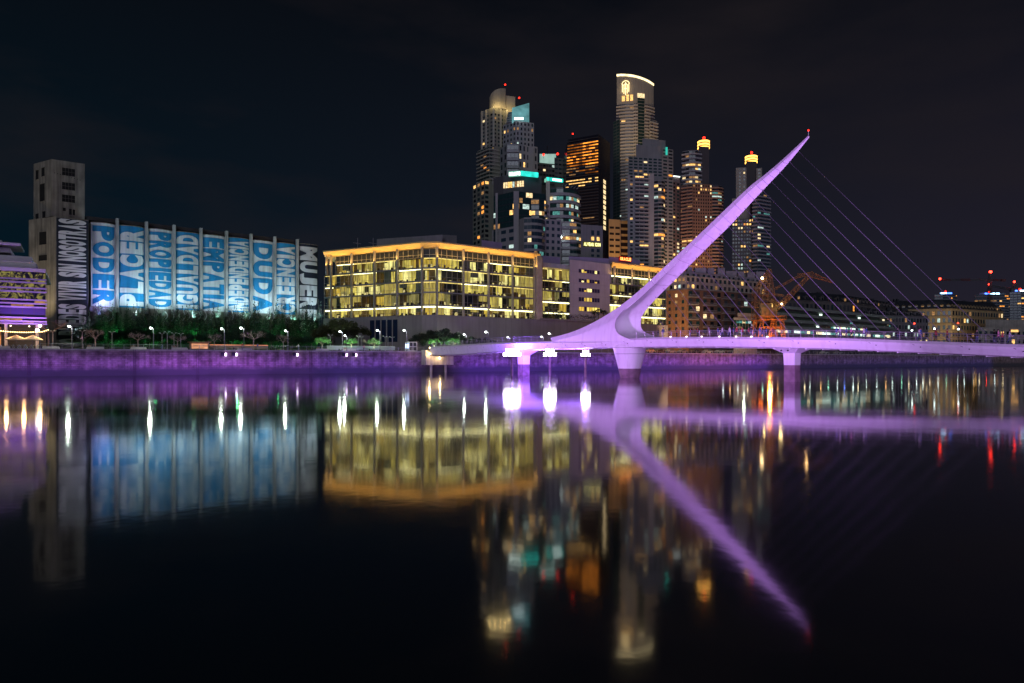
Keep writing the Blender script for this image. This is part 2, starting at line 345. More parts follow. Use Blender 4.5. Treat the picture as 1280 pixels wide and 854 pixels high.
# deck, lofted
SEC = lambda zt, zb: [(2.7, zt), (3.05, zt - .30), (3.12, zt - .38), (3.0, zt - .52 - (zt - zb) * .1), (2.55, zb + .12), (2.2, zb), (-2.2, zb), (-2.55, zb + .12), (-3.0, zt - .52 - (zt - zb) * .1), (-3.12, zt - .38), (-3.05, zt - .30), (-2.7, zt)]
S0, S1 = DT[0][0], DT[-1][0]; n = 150; mb = MB(); vs = []
for i in range(n + 1):
    s = S0 + (S1 - S0) * i / n; zt, zb = smooth(DT, s), smooth(DB_, s)
    vs += [bw3(s, w_, z_) for w_, z_ in SEC(zt, zb)]
K = 12; fs = [(i * K + k, (i + 1) * K + k, (i + 1) * K + (k + 1) % K, i * K + (k + 1) % K) for i in range(n) for k in range(K)]
fs += [tuple(range(K))[::-1], tuple(n * K + k for k in range(K))]
mb.add(vs, fs, BRW)
# expansion joints and drain holes on the near side
mb.build('deck', bridge)
k = 0
for i in range(1, 33):
    s = S0 + (S1 - S0) * i / 33; zt, zb = smooth(DT, s), smooth(DB_, s); g = MB()
    g.tube([bw3(s, 3.075, zt - .36), bw3(s + .5, 3.03, zt - .62)], .035, DARKGAP, 5)
    g.build('expansion_joint', bridge); g = MB(); g.tube([bw3(s + 1.2, 2.99, zt - .9), bw3(s + 1.2, 2.80, zt - .9)], .07, DARKGAP, 8)
    g.build('drain', bridge)
# underside ribs
mb = MB()
for i in range(70):
    s = S0 + 2 + (S1 - S0 - 4) * i / 70; zb = smooth(DB_, s); mb.hexa([bw3(s, 2.3, zb - .12), bw3(s + .15, 2.3, zb - .12), bw3(s + .15, -2.3, zb - .12), bw3(s, -2.3, zb - .12)], [bw3(s, 2.3, zb + .02), bw3(s + .15, 2.3, zb + .02), bw3(s + .15, -2.3, zb + .02), bw3(s, -2.3, zb + .02)], BRW)
mb.build('underside_ribs', bridge)
# railings: a post part each side, with rails and glass
RAIL = surf('railing_steel', (.45, .43, .46), .4, .1, 1, .6)
GLR = glass('railing_glass', (.3, .3, .33), .1, .82)
for side in (1, -1):
    mb = MB(); ss = [S0 + .6 + i * 2.0 for i in range(int((S1 - S0 - 2) / 2.0))]
    for s in ss:
        if -22 < s < 3 and side == 1: continue
        zt = smooth(DT, s); mb.tube([bw3(s, side * 2.6, zt), bw3(s, side * 2.75, zt + 1.12)], .035, RAIL, 4)
    for hh in (1.1, .78, .45, .14):
        path = []; paths = []
        for s in ss:
            if -22 < s < 3 and side == 1:
                if path: paths.append(path)
                path = []; continue
            path.append(bw3(s, side * (2.6 + .13 * hh), smooth(DT, s) + hh))
        paths.append(path)
        for q in paths:
            if len(q) > 1: mb.tube(q, .03 if hh > 1 else .014, RAIL, 4)
    mb.build('railing', bridge)
# mast (closed five-sided section; stations tip -> base)
mA = [(1010.5, 169.5), (977.6, 200), (956.5, 218), (935.4, 234.8), (899.6, 268.6), (872, 295), (830, 334.5), (797, 365), (770, 386), (742, 403), (715, 415), (688, 422.5)]
mA2 = [(1011, 171), (979, 202), (958.5, 220.5), (938, 238), (903, 272.5), (876, 299), (834.4, 340), (801.5, 371), (774, 393), (746, 409), (718, 420), (690, 427.2)]
mB = mA2[:7] + [(799, 372.5), (779.5, 388), (769.3, 402), (772.5, 417), (795, 427)]
mC = [(1012, 171.5), (985, 204.5), (965, 226), (946, 246), (913, 281.5), (888, 306), (850, 344), (824, 369.5), (806.7, 388.8), (801, 401), (804.5, 414), (826, 423)]
wA = [0, .1, .15, .2, .3, .4, .6, .8, 1.1, 1.5, 1.9, 2.4]
wA2 = [.05, .3, .4, .5, .7, .9, 1.1, 1.5, 2.0, 2.5, 2.9, 3.08]
wB = [.05, .3, .4, .5, .7, .9, 1.1, 1.5, 2.1, 2.6, 3.0, 3.08]
wC = [-.05, -.5, -.7, -.9, -1.1, -1.3, -1.5, -1.7, -1.9, -2.1, -2.3, -2.5]
tA = [bray(*q, w_) for q, w_ in zip(mA, wA)]; tA2 = [bray(*q, w_) for q, w_ in zip(mA2, wA2)]
tB = [bray(*q, w_) for q, w_ in zip(mB, wB)]; tC = [bray(*q, w_) for q, w_ in zip(mC, wC)]
tE = [(a[0] + .05, -a[1] - .1, a[2]) for a in tA2]
def cr_(pts, t):
    n = len(pts) - 1; i = min(int(t), n - 1); f = t - i
    p0, p1, p2, p3 = pts[max(i - 1, 0)], pts[i], pts[i + 1], pts[min(i + 2, n)]
    return tuple(.5 * (2 * b + (c - a) * f + (2 * a - 5 * b + 4 * c - d) * f * f + (3 * b - a - 3 * c + d) * f ** 3) for a, b, c, d in zip(p0, p1, p2, p3))
def strip(mb, c0, c1, m_, nt_=110, nv=1, dent=None):
    vs = []; fs = []
    for i in range(nt_ + 1):
        t = i / nt_ * (len(c0) - 1); a = Vector(cr_(c0, t)); b = Vector(cr_(c1, t))
        for k in range(nv + 1):
            q = a.lerp(b, k / nv)
            if dent: q = q + dent(t, k / nv)
            vs.append(bw3(*q))
    for i in range(nt_):
        for k in range(nv): j = i * (nv + 1) + k; fs.append((j, j + 1, j + nv + 2, j + nv + 1))
    mb.add(vs, fs, m_)
mb = MB()
strip(mb, tA, tA2, BRW)
strip(mb, tA2, tB, BRW, nv=6)
def dent(t, v_):
    k = max(0, min(1, (t - 5.5) / 3.5)) * (1 if t < 10 else max(0, (11 - t))); g = 4 * v_ * (1 - v_)
    return Vector((-1.5 * k * g - .12 * g, 0, .1 * k * g))
strip(mb, tB, tC, BRW, nv=10, dent=dent)
strip(mb, tC, tE, BRW); strip(mb, tE, tA, BRW)
mast = mb.build('mast', bridge, smooth=True)
for i in range(1, 19):
    t = .6 + i * .42; loop = [bw3(*(Vector(cr_(c_, t)))) for c_ in (tA, tA2, tC)]; 
    if t > 6.6: break
    g = MB(); g.tube([loop[0], loop[1], loop[2]], .022, surf('weld_seam', (.3, .28, .3), .7), 4); g.build('weld_seam', mast)
tip = bw3(*tA[0])
mb = MB(); mb.tube([tip, tip + Vector((0, 0, .7))], .05, RAIL); mb.ball(tip + Vector((0, 0, .8)), .13, glow('beacon_red', (1, .02, .01), 5)); mb.build('beacon', mast)
# stay cables
BOT = [841, 857, 876, 895, 914, 933, 953, 973, 993, 1013, 1038, 1062, 1085, 1111, 1137, 1163, 1189, 1219, 1247]
TOPX = [813, 823, 833, 842.6, 852.4, 861.9, 871.7, 881.2, 891, 900.9, 911.4, 922, 932, 942.7, 953.5, 964.2, 975, 987, 998]
def mastC(px):
    lo, hi = 0., 11.
    best = None
    for i in range(0, 800):
        t = i / 100.; q = cr_(tC, t); w3 = bw3(*q); x = 640 + w3.x / w3.y * F
        if best is None or abs(x - px) < best[0]: best = (abs(x - px), t, w3)
    return best[1], best[2]
CAB = surf('cable_sheath', (.15, .15, .17), .5, .05)
for bx, tx in zip(BOT, TOPX):
    t, w3 = mastC(tx); inn = bw3(*Vector(cr_(tB, t)).lerp(Vector(cr_(tC, t)), .85))
    s, _, _ = bray(bx, 420, 0.); zt = smooth(DT, s); g = MB()
    g.tube([inn, bw3(s, 0, zt - .1)], .034, CAB, 6); c = g.build('cable', bridge, smooth=True)
    g = MB(); g.tube([bw3(s, 0, zt - .05), bw3(s, 0, zt - .05).lerp(inn, .02)], .10, RAIL, 8); g.build('anchor', c)
# little marker lights along the deck edge
mb = None
for i, px in enumerate((838, 858, 877, 899, 920, 939, 959)):
    s, w_, z_ = bray(px, 421, 2.75); g = MB(); g.box(bw3(s, 2.72, smooth(DT, s) + .08), (.22, .22, .12), glow('deck_marker', (1, .75, .8), 5)); g.build('marker_light', bridge)
# main pier (an upturned truncated cone with a domed head)
s0, _, _ = bray(787, 428, 0); c = bw3(s0, 0, 0); Dp = c.y
rt = 20.6 * Dp / F; rb = 11.6 * Dp / F; zt = Z(434.5, Dp)
prof = [(rb * .9, -2), (rb, 0), (rb + (rt - rb) * .27, 1.75)]
mb = MB(); mb.lathe((c.x, c.y, 0), prof, TIDE, 40)
pr = [(rb + (rt - rb) * .27, 1.75)] + [(rb + (rt - rb) * k, 1.75 + (zt - 1.75) * (k - .27) / .73) for k in (.45, .45, .7, .7, 1)]
pr += [(rt * .97, zt + .35), (rt * .86, zt + .72), (rt * .6, zt + .98), (rt * .1, zt + 1.05)]
mb.lathe((c.x, c.y, 0), pr, BRW, 48)
for z_ in (zt - .05, zt - 1.25): 
    r_ = rb + (rt - rb) * (.27 + .73 * (z_ - 1.75) / (zt - 1.75)); mb.lathe((c.x, c.y, 0), [(r_ + .012, z_ - .03), (r_ + .016, z_ + .03)], DARKGAP, 48)
mb.build('pier', bridge, smooth=False)
# secondary piers: slim stem with a spreading haunch
for px, hw in ((990.5, 5.6), (655, 4.2)):
    s, _, _ = bray(px, 437, -.5); c = bw3(s, -.4, 0); Dq = c.y; r_ = hw * Dq / F; zb = smooth(DB_, s); zh = zb - 6 * Dq / F
    mb = MB(); ztd = Z(456.5, Dq) if px > 900 else Z(455.5, Dq)
    def ring(hs, hwid, z_): return [bw3(s - hs, -.4 - hwid, z_), bw3(s + hs, -.4 - hwid, z_), bw3(s + hs, -.4 + hwid, z_), bw3(s - hs, -.4 + hwid, z_)]
    mb.hexa(ring(r_ * 1.25, r_ * 1.25, -2), ring(r_ * 1.25, r_ * 1.25, ztd), TIDE)
    mb.hexa(ring(r_ * 1.25, r_ * 1.25, ztd), ring(r_ * 1.35, r_ * 1.35, zh), BRW)
    mb.hexa(ring(r_ * 1.35, r_ * 1.35, zh), ring(r_ * 3.3, 2.3, zb + .06), BRW)
    p_ = mb.build('support_pier', bridge)
    if px > 900:
        for k in (-1, 1): g = MB(); g.box(bw3(s + k * .55, -.4 + 2.3, zb - .35), (.22, .22, .22), DARKGAP); g.build('bearing_hole', p_)
# abutment block hung on the quay
Dq = 187; mb = MB(); CON = surf('pale_concrete', (.5, .45, .4), .8, .2, .5, streak=.25)
a, b_ = qpx(532.5, -3.2), qpx(567, -3.2); ai, bi = qpx(532.5, 0), qpx(567, 0)
ab = thing('bridge_abutment', 'pale concrete landing block under the left end of the bridge', 'abutment', (a.x, a.y, 0))
mb.prism([a, b_, b_ + QN * 3.1, a + QN * 3.1], Z(456.3, a.y), Z(445.0, a.y), CON); mb.build('block', ab)
for k in (.25, .78):
    mb = MB(); q = a.lerp(b_, k) + QN * 1.2; mb.tube([v3(q, -2), v3(q, Z(456.3, a.y))], .35, CON, 10); mb.build('pile', ab)
mb = MB(); mb.prism([a + QN * .3, a.lerp(b_, .2) + QN * .3, a.lerp(b_, .2) + QN * 3.0, a + QN * 3.0], Z(445, a.y), GZ + .35, CON); mb.build('parapet', ab)
mb = MB(); TRY = surf('cable_tray', (.03, .03, .03), .5)
for i, (x0, y0) in enumerate(((537, 437), (543, 442), (549, 445.5), (556, 445.8))):
    pass
pts = [v3(qpx(x_, -3.35), Z(y_, 184)) for x_, y_ in ((534, 437.5), (538, 439.5), (542, 443), (547, 445.2), (556, 445.4))]
mb.tube(pts, .14, TRY, 6); mb.build('cable_tray', ab)
for x_, y_ in ((537.5, 435.2), (536.5, 442.6), (549.5, 447.6)):
    q = qpx(x_, -3.6); mb = MB(); mb.ball(v3(q, Z(y_, q.y)), .24, glow('lamp_warm', (1, .72, .34), 20)); mb.build('lamp', ab)
# ================================================================= floodlights under the bridge
FLM = glow('flood_lens', (.93, .80, 1), 45)
BLK = surf('black_metal', (.03, .03, .035), .5, .2, 1, .5)
PLACES = [(640, 440.5, 3, 1.5, 'cluster of floodlights blazing white on a pile under the left part of the bridge'), (687.5, 440.5, 2, 1.4, 'single blazing floodlight on a pile midway between the left cluster and the main pier'), (732, 441, 2, .85, 'small pair of floodlights on a pile nearest the main pier')]
for px, py, nl, r_, lab in PLACES:
    D = 150 if px < 700 else 141; q = P(px, D); z_ = Z(py, D)
    t = thing('floodlight_pile', lab, 'floodlight', (q.x, q.y, 0), 'floodlights on piles under the bridge')
    mb = MB(); mb.tube([(q.x, q.y, -2), (q.x, q.y, z_ - 1.0)], .28, TIDE, 10); mb.build('pile', t)
    mb = MB(); mb.box((q.x, q.y, z_ - .95), (3.4, 1.2, .14), BLK); mb.build('platform', t)
    nc, w_ = {1.5: (4, .86), 1.4: (3, .86), .85: (3, .56)}[r_]; hh_ = w_ * .82
    for r0 in range(2):
        for k in range(nc if r0 == 0 else nc - 1):
            x_ = q.x + (k - (nc - 1 - r0) / 2) * (w_ + .14); z0_ = z_ - .45 + r0 * (hh_ + .16); mb = MB()
            mb.hexa([(x_ - w_ * .4, q.y + .4, z0_ - hh_ * .4), (x_ + w_ * .4, q.y + .4, z0_ - hh_ * .4), (x_ + w_ * .5, q.y, z0_ - hh_ / 2), (x_ - w_ * .5, q.y, z0_ - hh_ / 2)][::-1], [(x_ - w_ * .4, q.y + .4, z0_ + hh_ * .4), (x_ + w_ * .4, q.y + .4, z0_ + hh_ * .4), (x_ + w_ * .5, q.y, z0_ + hh_ / 2), (x_ - w_ * .5, q.y, z0_ + hh_ / 2)][::-1], BLK)
            mb.tube([(x_, q.y + .2, z0_), (x_, q.y + .2, z_ - .9)], .05, BLK, 6); h_ = mb.build('lamp_housing', t)
            mb = MB(); mb.box((x_, q.y - .03, z0_), (w_ * .92, .05, hh_ * .92), FLM); mb.build('lens', h_)
# ================================================================= street lamps
POLE = surf('lamp_pole', (.16, .14, .19), .5, .1, 1, .3)
def lamp_proto(on):
    t = local('street_lamp', 'x', 'street lamp', 'street lamps on the promenade')
    mb = MB(); mb.lathe((0, 0, 0), [(.16, 0), (.16, .5), (.085, .6), (.06, 4.6)], POLE, 8); mb.build('pole', t)
    mb = MB(); mb.tube([(0, 0, 4.45), (-.55, 0, 4.85)], .035, POLE, 5); mb.build('arm', t)
    mb = MB(); mb.lathe((-.62, 0, 4.72), [(.02, .34), (.24, .28), (.26, .18)], POLE, 10); h_ = mb.build('lamp_head', t)
    mb = MB(); mb.ball((-.62, 0, 4.78), .25, glow('lamp_bulb', (.86, 1, .88), 9) if on else glass('lamp_glass_off', (.3, .3, .3)), 10); mb.build('globe', h_)
    return t
pl = Placer(lamp_proto(True)); LAMPPOS = []
LL = [(90, 408, .7), (192, 410, .8), (280.5, 411, .8), (305, 410, 12), (360, 413.5, .9), (428, 414.5, 5), (433.5, 419.5, .9), (475, 413, 5), (508.5, 413, 3), (583, 418, 14), (610.5, 415, 3), (637, 421.5, 1.5), (689.5, 417, 3), (679.5, 421, 12), (1232, 415, 12), (1277, 414, 8)]
for i, (px, py, sb) in enumerate(LL):
    q = qpx(px, sb); zt = Z(py, q.y); k = max(.55, (zt - GZ) / 4.78); pl((q.x, q.y, GZ), 0, k, 'lit street lamp on the far promenade, %s lamp from the left' % ORD[i]); LAMPPOS.append((q.x - .62 * k, q.y, zt))
pl.done()
def vlamp():
    t = local('twin_head_lamp', 'x', 'lamp post', 'unlit twin-headed lamp posts on the lawn')
    mb = MB(); mb.lathe((0, 0, 0), [(.12, 0), (.12, .4), (.07, .5), (.06, 3.9)], surf('pole_mauve', (.4, .35, .42), .5), 8); mb.build('pole', t)
    for sx_ in (-1, 1):
        mb = MB(); mb.tube([(0, 0, 3.85), (sx_ * .42, 0, 4.2)], .04, surf('pole_mauve', (.4, .35, .42)), 5); mb.box((sx_ * .5, 0, 4.24), (.42, .2, .09), surf('lamp_cap', (.7, .7, .7))); mb.build('lamp_head', t)
    return t
pl = Placer(vlamp())
for i, px in enumerate((66, 103, 140, 202.5, 209, 217.5, 226, 413, 448, 451.5, 481.5, 485, 490.5)):
    q = qpx(px, 13 + (i * 7) % 4); pl((q.x, q.y, GZ + .2), rad((i * 37) % 30), .95 + .1 * ((i * 5) % 3) / 3, 'unlit twin-headed lamp post on the far lawn, %s from the left' % ORD[i])
pl.done()
# ================================================================= wall floodlights under the coping
def wallflood():
    t = local('wall_floodlight', 'x', 'floodlight', 'floodlights bracketed to the quay wall')
    mb = MB(); mb.box((0, .1, 0), (.16, .5, .16), BLK); mb.build('bracket', t)
    mb = MB(); mb.box((-.25, -.25, -.15), (.7, .5, .75), BLK); h_ = mb.build('lamp_housing', t)
    mb = MB(); mb.box((.25, -.3, -.25), (.35, .5, .62), glow('wall_flood_lens', (.86, .66, 1), 5)); mb.build('lens', h_); return t
pl = Placer(wallflood()); ang = math.atan2(QD.y, QD.x)
for i, px in enumerate((280, 293.5, 369.5, 431, 443)):
    q = qpx(px, -.35); pl((q.x, q.y, GZ - .75), ang, 1.15, 'purple-white floodlight under the quay coping, %s from the left' % ORD[i])
pl.done()
# small lamps standing along the quay beyond the bridge
def qlamp(nm, c):
    t = local('quay_lamp', 'x', 'lamp', 'small lamps along the quay beyond the bridge'); mb = MB(); mb.tube([(0, 0, 0), (0, 0, 2.5)], .06, POLE, 5); mb.build('pole', t); mb = MB(); mb.ball((0, 0, 2.65), .22, glow('quay_lamp_' + nm, c, 14), 8); mb.build('globe', t); return t
KC = [('white', (.8, 1, .92)), ('amber', (1, .5, .16)), ('green', (.35, .9, .6)), ('blue', (.12, .25, 1)), ('red', (1, .05, .03)), ('cream', (1, .8, .45))]
SEQ = 'wawcwgwawwcwagwbwcwwawgcwwcwgwwacrwcbw'; pls = {k_[0][0] if k_[0] != 'cream' else 'c': Placer(qlamp(*k_)) for k_ in KC}; NMK = dict(w='white', a='amber', g='green', b='blue', r='red', c='cream'); cnt = {}
for i, ch in enumerate(SEQ):
    px = 905 + i * 10 + R.uniform(-3, 3); cnt[ch] = cnt.get(ch, 0) + 1; q = qpx(px, R.uniform(1.5, 9)); pls[ch]((q.x, q.y, GZ), 0, R.uniform(.9, 1.25), 'small %s lamp on the far quay behind the bridge deck, %s %s one' % (NMK[ch], ORD[cnt[ch] - 1], NMK[ch]))
for k_ in pls.values(): k_.done()
# ================================================================= quay railing
def a_of(px, s=0.): return (qpx(px, s) - Q0 - QN * s).dot(QD)
rail = thing('quay_railing', 'low grey steel railing along the edge of the far promenade', 'railing', tuple(v3(qpx(50, .5), GZ)))
RG = surf('galvanised', (.42, .4, .43), .5, .15, 1, .4)
a0, a1 = a_of(50), a_of(531); n = 46
for i in range(n + 1):
    q = Q(a0 + (a1 - a0) * i / n, .5); mb = MB(); mb.box((q.x, q.y, GZ + .55), (.09, .09, 1.1), RG, ang); mb.build('post', rail)
for hh in (1.1, .75, .4):
    mb = MB(); mb.tube([v3(Q(a0, .5), GZ + hh), v3(Q(a1, .5), GZ + hh)], .04 if hh > 1 else .02, RG, 5); mb.build('rail', rail)
rail2 = thing('quay_railing', 'dark railing on the quay edge seen beneath the bridge deck', 'railing', tuple(v3(qpx(800, .5), GZ)))
a0, a1 = a_of(575), a_of(1150); n = 90
for i in range(n + 1):
    q = Q(a0 + (a1 - a0) * i / n, .5); mb = MB(); mb.box((q.x, q.y, GZ + .55), (.1, .1, 1.1), RG, ang); mb.build('post', rail2)
for hh in (1.1, .6):
    mb = MB(); mb.tube([v3(Q(a0, .5), GZ + hh), v3(Q(a1, .5), GZ + hh)], .04, RG, 5); mb.build('rail', rail2)
# ================================================================= concrete benches
def bench(lab_):
    t = local('bench', 'x', 'bench', 'pale concrete benches on the promenade')
    mb = MB(); W_ = surf('bench_concrete', (.55, .5, .5), .8); mb.hexa([(-1.75, -.4, 0), (1.75, -.4, 0), (1.75, .4, 0), (-1.75, .4, 0)], [(-1.5, -.36, .55), (1.5, -.36, .55), (1.5, .36, .55), (-1.5, .36, .55)], W_); mb.build('seat', t)
    mb = MB(); mb.box((-1.1, .05, .72), (.7, .45, .34), surf('bench_wood', (.32, .2, .14))); mb.build('backrest', t); return t
pl = Placer(bench(''))
for i, px in enumerate((3, 63, 119, 173.5, 224.5, 306, 403, 437)):
    q = qpx(px, 2.4); pl((q.x, q.y, GZ + .02), ang, 1.0, 'pale concrete bench by the quay railing, %s from the left' % ORD[i])
pl.done()
# orange-lit low wall and bar hut on the lawn
ol = thing('garden_wall', 'long low wall with a glowing orange strip below the silos', 'wall', tuple(v3(qpx(300, 20), GZ)))
a0, a1 = a_of(262, 20), a_of(335, 20); mb = MB(); mb.prism([Q(a0, 20), Q(a1, 20), Q(a1, 20.6), Q(a0, 20.6)], GZ, GZ + 1.75, surf('rendered_wall', (.3, .22, .18))); mb.build('wall', ol)
mb = MB(); mb.prism([Q(a0, 19.85), Q(a1, 19.85), Q(a1, 19.95), Q(a0, 19.95)], GZ + 1.45, GZ + 1.68, glow('orange_strip', (1, .34, .16), .9, .4, (.3, .3, 1))); mb.build('light_strip', ol)
hut = thing('snack_hut', 'small orange-lit timber hut with an open front on the lawn', 'hut', tuple(v3(qpx(250, 17), GZ)))
a0, a1 = a_of(238.5, 17), a_of(262, 17)
mb = MB(); mb.prism([Q(a0, 18), Q(a1, 18), Q(a1, 20.2), Q(a0, 20.2)], GZ, GZ + 2.1, surf('timber', (.4, .2, .12))); mb.build('wall', hut)
mb = MB(); mb.prism([Q(a0 + .3, 17.86), Q(a1 - .3, 17.86), Q(a1 - .3, 17.96), Q(a0 + .3, 17.96)], GZ + .5, GZ + 1.8, glow('hut_light', (1, .45, .24), .75, .5, (.8, .8, 2))); mb.build('counter', hut)
mb = MB(); mb.prism([Q(a0 - .4, 17), Q(a1 + .4, 17), Q(a1 + .4, 20.5), Q(a0 - .4, 20.5)], GZ + 2.1, GZ + 2.3, surf('timber', (.4, .2, .12))); mb.build('roof', hut)
kio = thing('ticket_kiosk', 'small white framed kiosk beside a glowing blue-white screen near the bridge end', 'kiosk', tuple(v3(qpx(516, 4), GZ)))
a0, a1 = a_of(511, 4), a_of(521.5, 4); WHT = surf('white_paint', (.7, .72, .7), .5)
mb = MB(); mb.prism([Q(a0, 4), Q(a1, 4), Q(a1, 6.4), Q(a0, 6.4)], GZ, GZ + 2.7, WHT); mb.build('wall', kio)
for k in range(2):
    for j in range(2):
        mb = MB(); b0 = a0 + .25 + k * (a1 - a0 - .3) / 2; b1 = b0 + (a1 - a0) / 2 - .4; mb.prism([Q(b0, 3.94), Q(b1, 3.94), Q(b1, 4.01), Q(b0, 4.01)], GZ + .3 + j * 1.2, GZ + 1.3 + j * 1.2, glass('pane_grey', (.05, .055, .07), .3)); mb.build('window', kio)
scn = thing('information_screen', 'bright blue-white screen on a stand left of the white kiosk', 'screen', tuple(v3(qpx(509, 3), GZ)))
a0 = a_of(509, 3); mb = MB(); mb.prism([Q(a0 - .5, 3), Q(a0 + .5, 3), Q(a0 + .5, 3.15), Q(a0 - .5, 3.15)], GZ + .9, GZ + 2.1, glow('screen_blue', (.5, .65, 1), 3)); mb.build('panel', scn)
mb = MB(); mb.prism([Q(a0 - .1, 3.02), Q(a0 + .1, 3.02), Q(a0 + .1, 3.12), Q(a0 - .1, 3.12)], GZ, GZ + .9, BLK); mb.build('stand', scn)
fp = thing('glass_fence', 'long pale glass fence behind the promenade left of the bridge end', 'fence', tuple(v3(qpx(450, 9), GZ)))
a0, a1 = a_of(409, 9), a_of(494, 9); n = 14
for i in range(n):
    b0 = a0 + (a1 - a0) * i / n; mb = MB(); mb.prism([Q(b0 + .05, 9), Q(b0 + (a1 - a0) / n - .05, 9), Q(b0 + (a1 - a0) / n - .05, 9.06), Q(b0 + .05, 9.06)], GZ + .35, GZ + 1.5, surf('frosted_glass', (.34, .4, .38), .4)); mb.build('panel', fp)
    mb = MB(); mb.prism([Q(b0 - .04, 8.96), Q(b0 + .04, 8.96), Q(b0 + .04, 9.1), Q(b0 - .04, 9.1)], GZ, GZ + 1.55, RG); mb.build('post', fp)
# ================================================================= restaurant terrace
def parasol():
    t = local('parasol', 'x', 'parasol', 'cream parasols on the restaurant terrace'); CR = surf('canvas', (.66, .5, .34), .8, .1)
    mb = MB(); mb.tube([(0, 0, 0), (0, 0, 2.9)], .04, POLE, 6); mb.lathe((0, 0, 0), [(.3, 0), (.3, .1), (.05, .12)], BLK, 10); mb.build('pole', t)
    mb = MB(); n_ = 8; vs = [(0, 0, 2.98)] + [(1.85 * math.cos(2 * math.pi * k / n_), 1.85 * math.sin(2 * math.pi * k / n_), 2.02) for k in range(n_)] + [(1.87 * math.cos(2 * math.pi * k / n_), 1.87 * math.sin(2 * math.pi * k / n_), 1.86) for k in range(n_)]
    mb.add(vs, [(0, 1 + k, 1 + (k + 1) % n_) for k in range(n_)] + [(1 + k, 9 + k, 9 + (k + 1) % n_, 1 + (k + 1) % n_) for k in range(n_)], CR); mb.build('canopy', t); return t
pl = Placer(parasol())
for px, lab in ((20, 'cream parasol on the restaurant terrace, the left one of the two'), (41, 'cream parasol on the restaurant terrace, the right one of the two')):
    q = qpx(px, 4.5); pl((q.x, q.y, GZ), 0, 1.0, lab)
pl.done()
def table():
    t = local('bistro_table', 'x', 'table', 'bistro tables on the terrace'); mb = MB(); mb.lathe((0, 0, 0), [(.42, .72), (.42, .76)], WHT, 12); mb.build('tabletop', t)
    for k in (-1, 1): mb = MB(); mb.tube([(-.3 * k, 0, 0), (.3 * k, 0, .72)], .025, WHT, 5); mb.build('leg', t)
    return t
def chair():
    t = local('bistro_chair', 'x', 'chair', 'folding chairs on the terrace'); CW = surf('chair_blue', (.45, .55, .75), .5)
    mb = MB(); mb.box((0, 0, .45), (.4, .4, .04), CW); mb.build('seat', t); mb = MB(); mb.box((.2, 0, .75), (.04, .38, .22), CW); mb.build('backrest', t)
    for y_ in (-.18, .18): mb = MB(); mb.tube([(-.2, y_, 0), (.22, y_, .86)], .02, CW, 4); mb.tube([(.22, y_, 0), (-.2, y_, .46)], .02, CW, 4); mb.build('leg_frame', t)
    return t
tp, cp = Placer(table()), Placer(chair())
for i, px in enumerate((9, 16, 24, 32, 40, 47)):
    q = qpx(px, 3.2 + (i % 2)); tp((q.x, q.y, GZ + .02), .3 * i, 1, 'white bistro table on the terrace, %s from the left' % ORD[i])
    for k in (0, 1): a = ang + math.pi * k; cp((q.x + .85 * math.cos(a), q.y + .85 * math.sin(a), GZ + .02), a, 1, 'pale blue chair %s of the %s terrace table from the left' % ('right' if k == 0 else 'left', ORD[i]))
tp.done(); cp.done()
sl = thing('string_lights', 'string of round warm bulbs hung over the restaurant terrace', 'string lights', tuple(v3(qpx(30, 3), GZ + 3)))
pts = [(-6, 412), (6, 413.6), (20, 414.6), (34, 414.9), (46, 414.4), (54, 414), (61.5, 411.2)]
w3s = [v3(qpx(x_, 3), Z(y_, qpx(x_, 3).y)) for x_, y_ in pts]
mb = MB(); mb.tube(w3s, .02, BLK, 4); mb.build('wire', sl)
cum = [0]
for a, b in zip(w3s, w3s[1:]): cum.append(cum[-1] + (b - a).length)
nb_ = 24
for i in range(nb_):
    d = cum[-1] * (i + .5) / nb_; k = max(j for j in range(len(cum)) if cum[j] <= d); q = w3s[k].lerp(w3s[k + 1], (d - cum[k]) / (cum[k + 1] - cum[k]))
    mb = MB(); mb.ball(q - Vector((0, 0, .12)), .11, glow('string_bulb', (1, .62, .25), 8), 7); mb.build('bulb', sl)
for px, py, r_, lab in ((46.5, 413, .34, 'glaring white lantern at the right end of the terrace'), (50, 407.5, .28, 'white lamp just above the glaring lantern by the purple building')):
    q = qpx(px, 3.4); t = thing('lantern', lab, 'lantern', tuple(v3(q, GZ))); mb = MB(); mb.ball(v3(q, Z(py, q.y)), r_, glow('lantern_white', (1, .95, .9), 12)); mb.build('globe', t)
    mb = MB(); mb.tube([v3(q, GZ), v3(q, Z(py, q.y) - r_)], .05, POLE, 5); mb.build('pole', t)
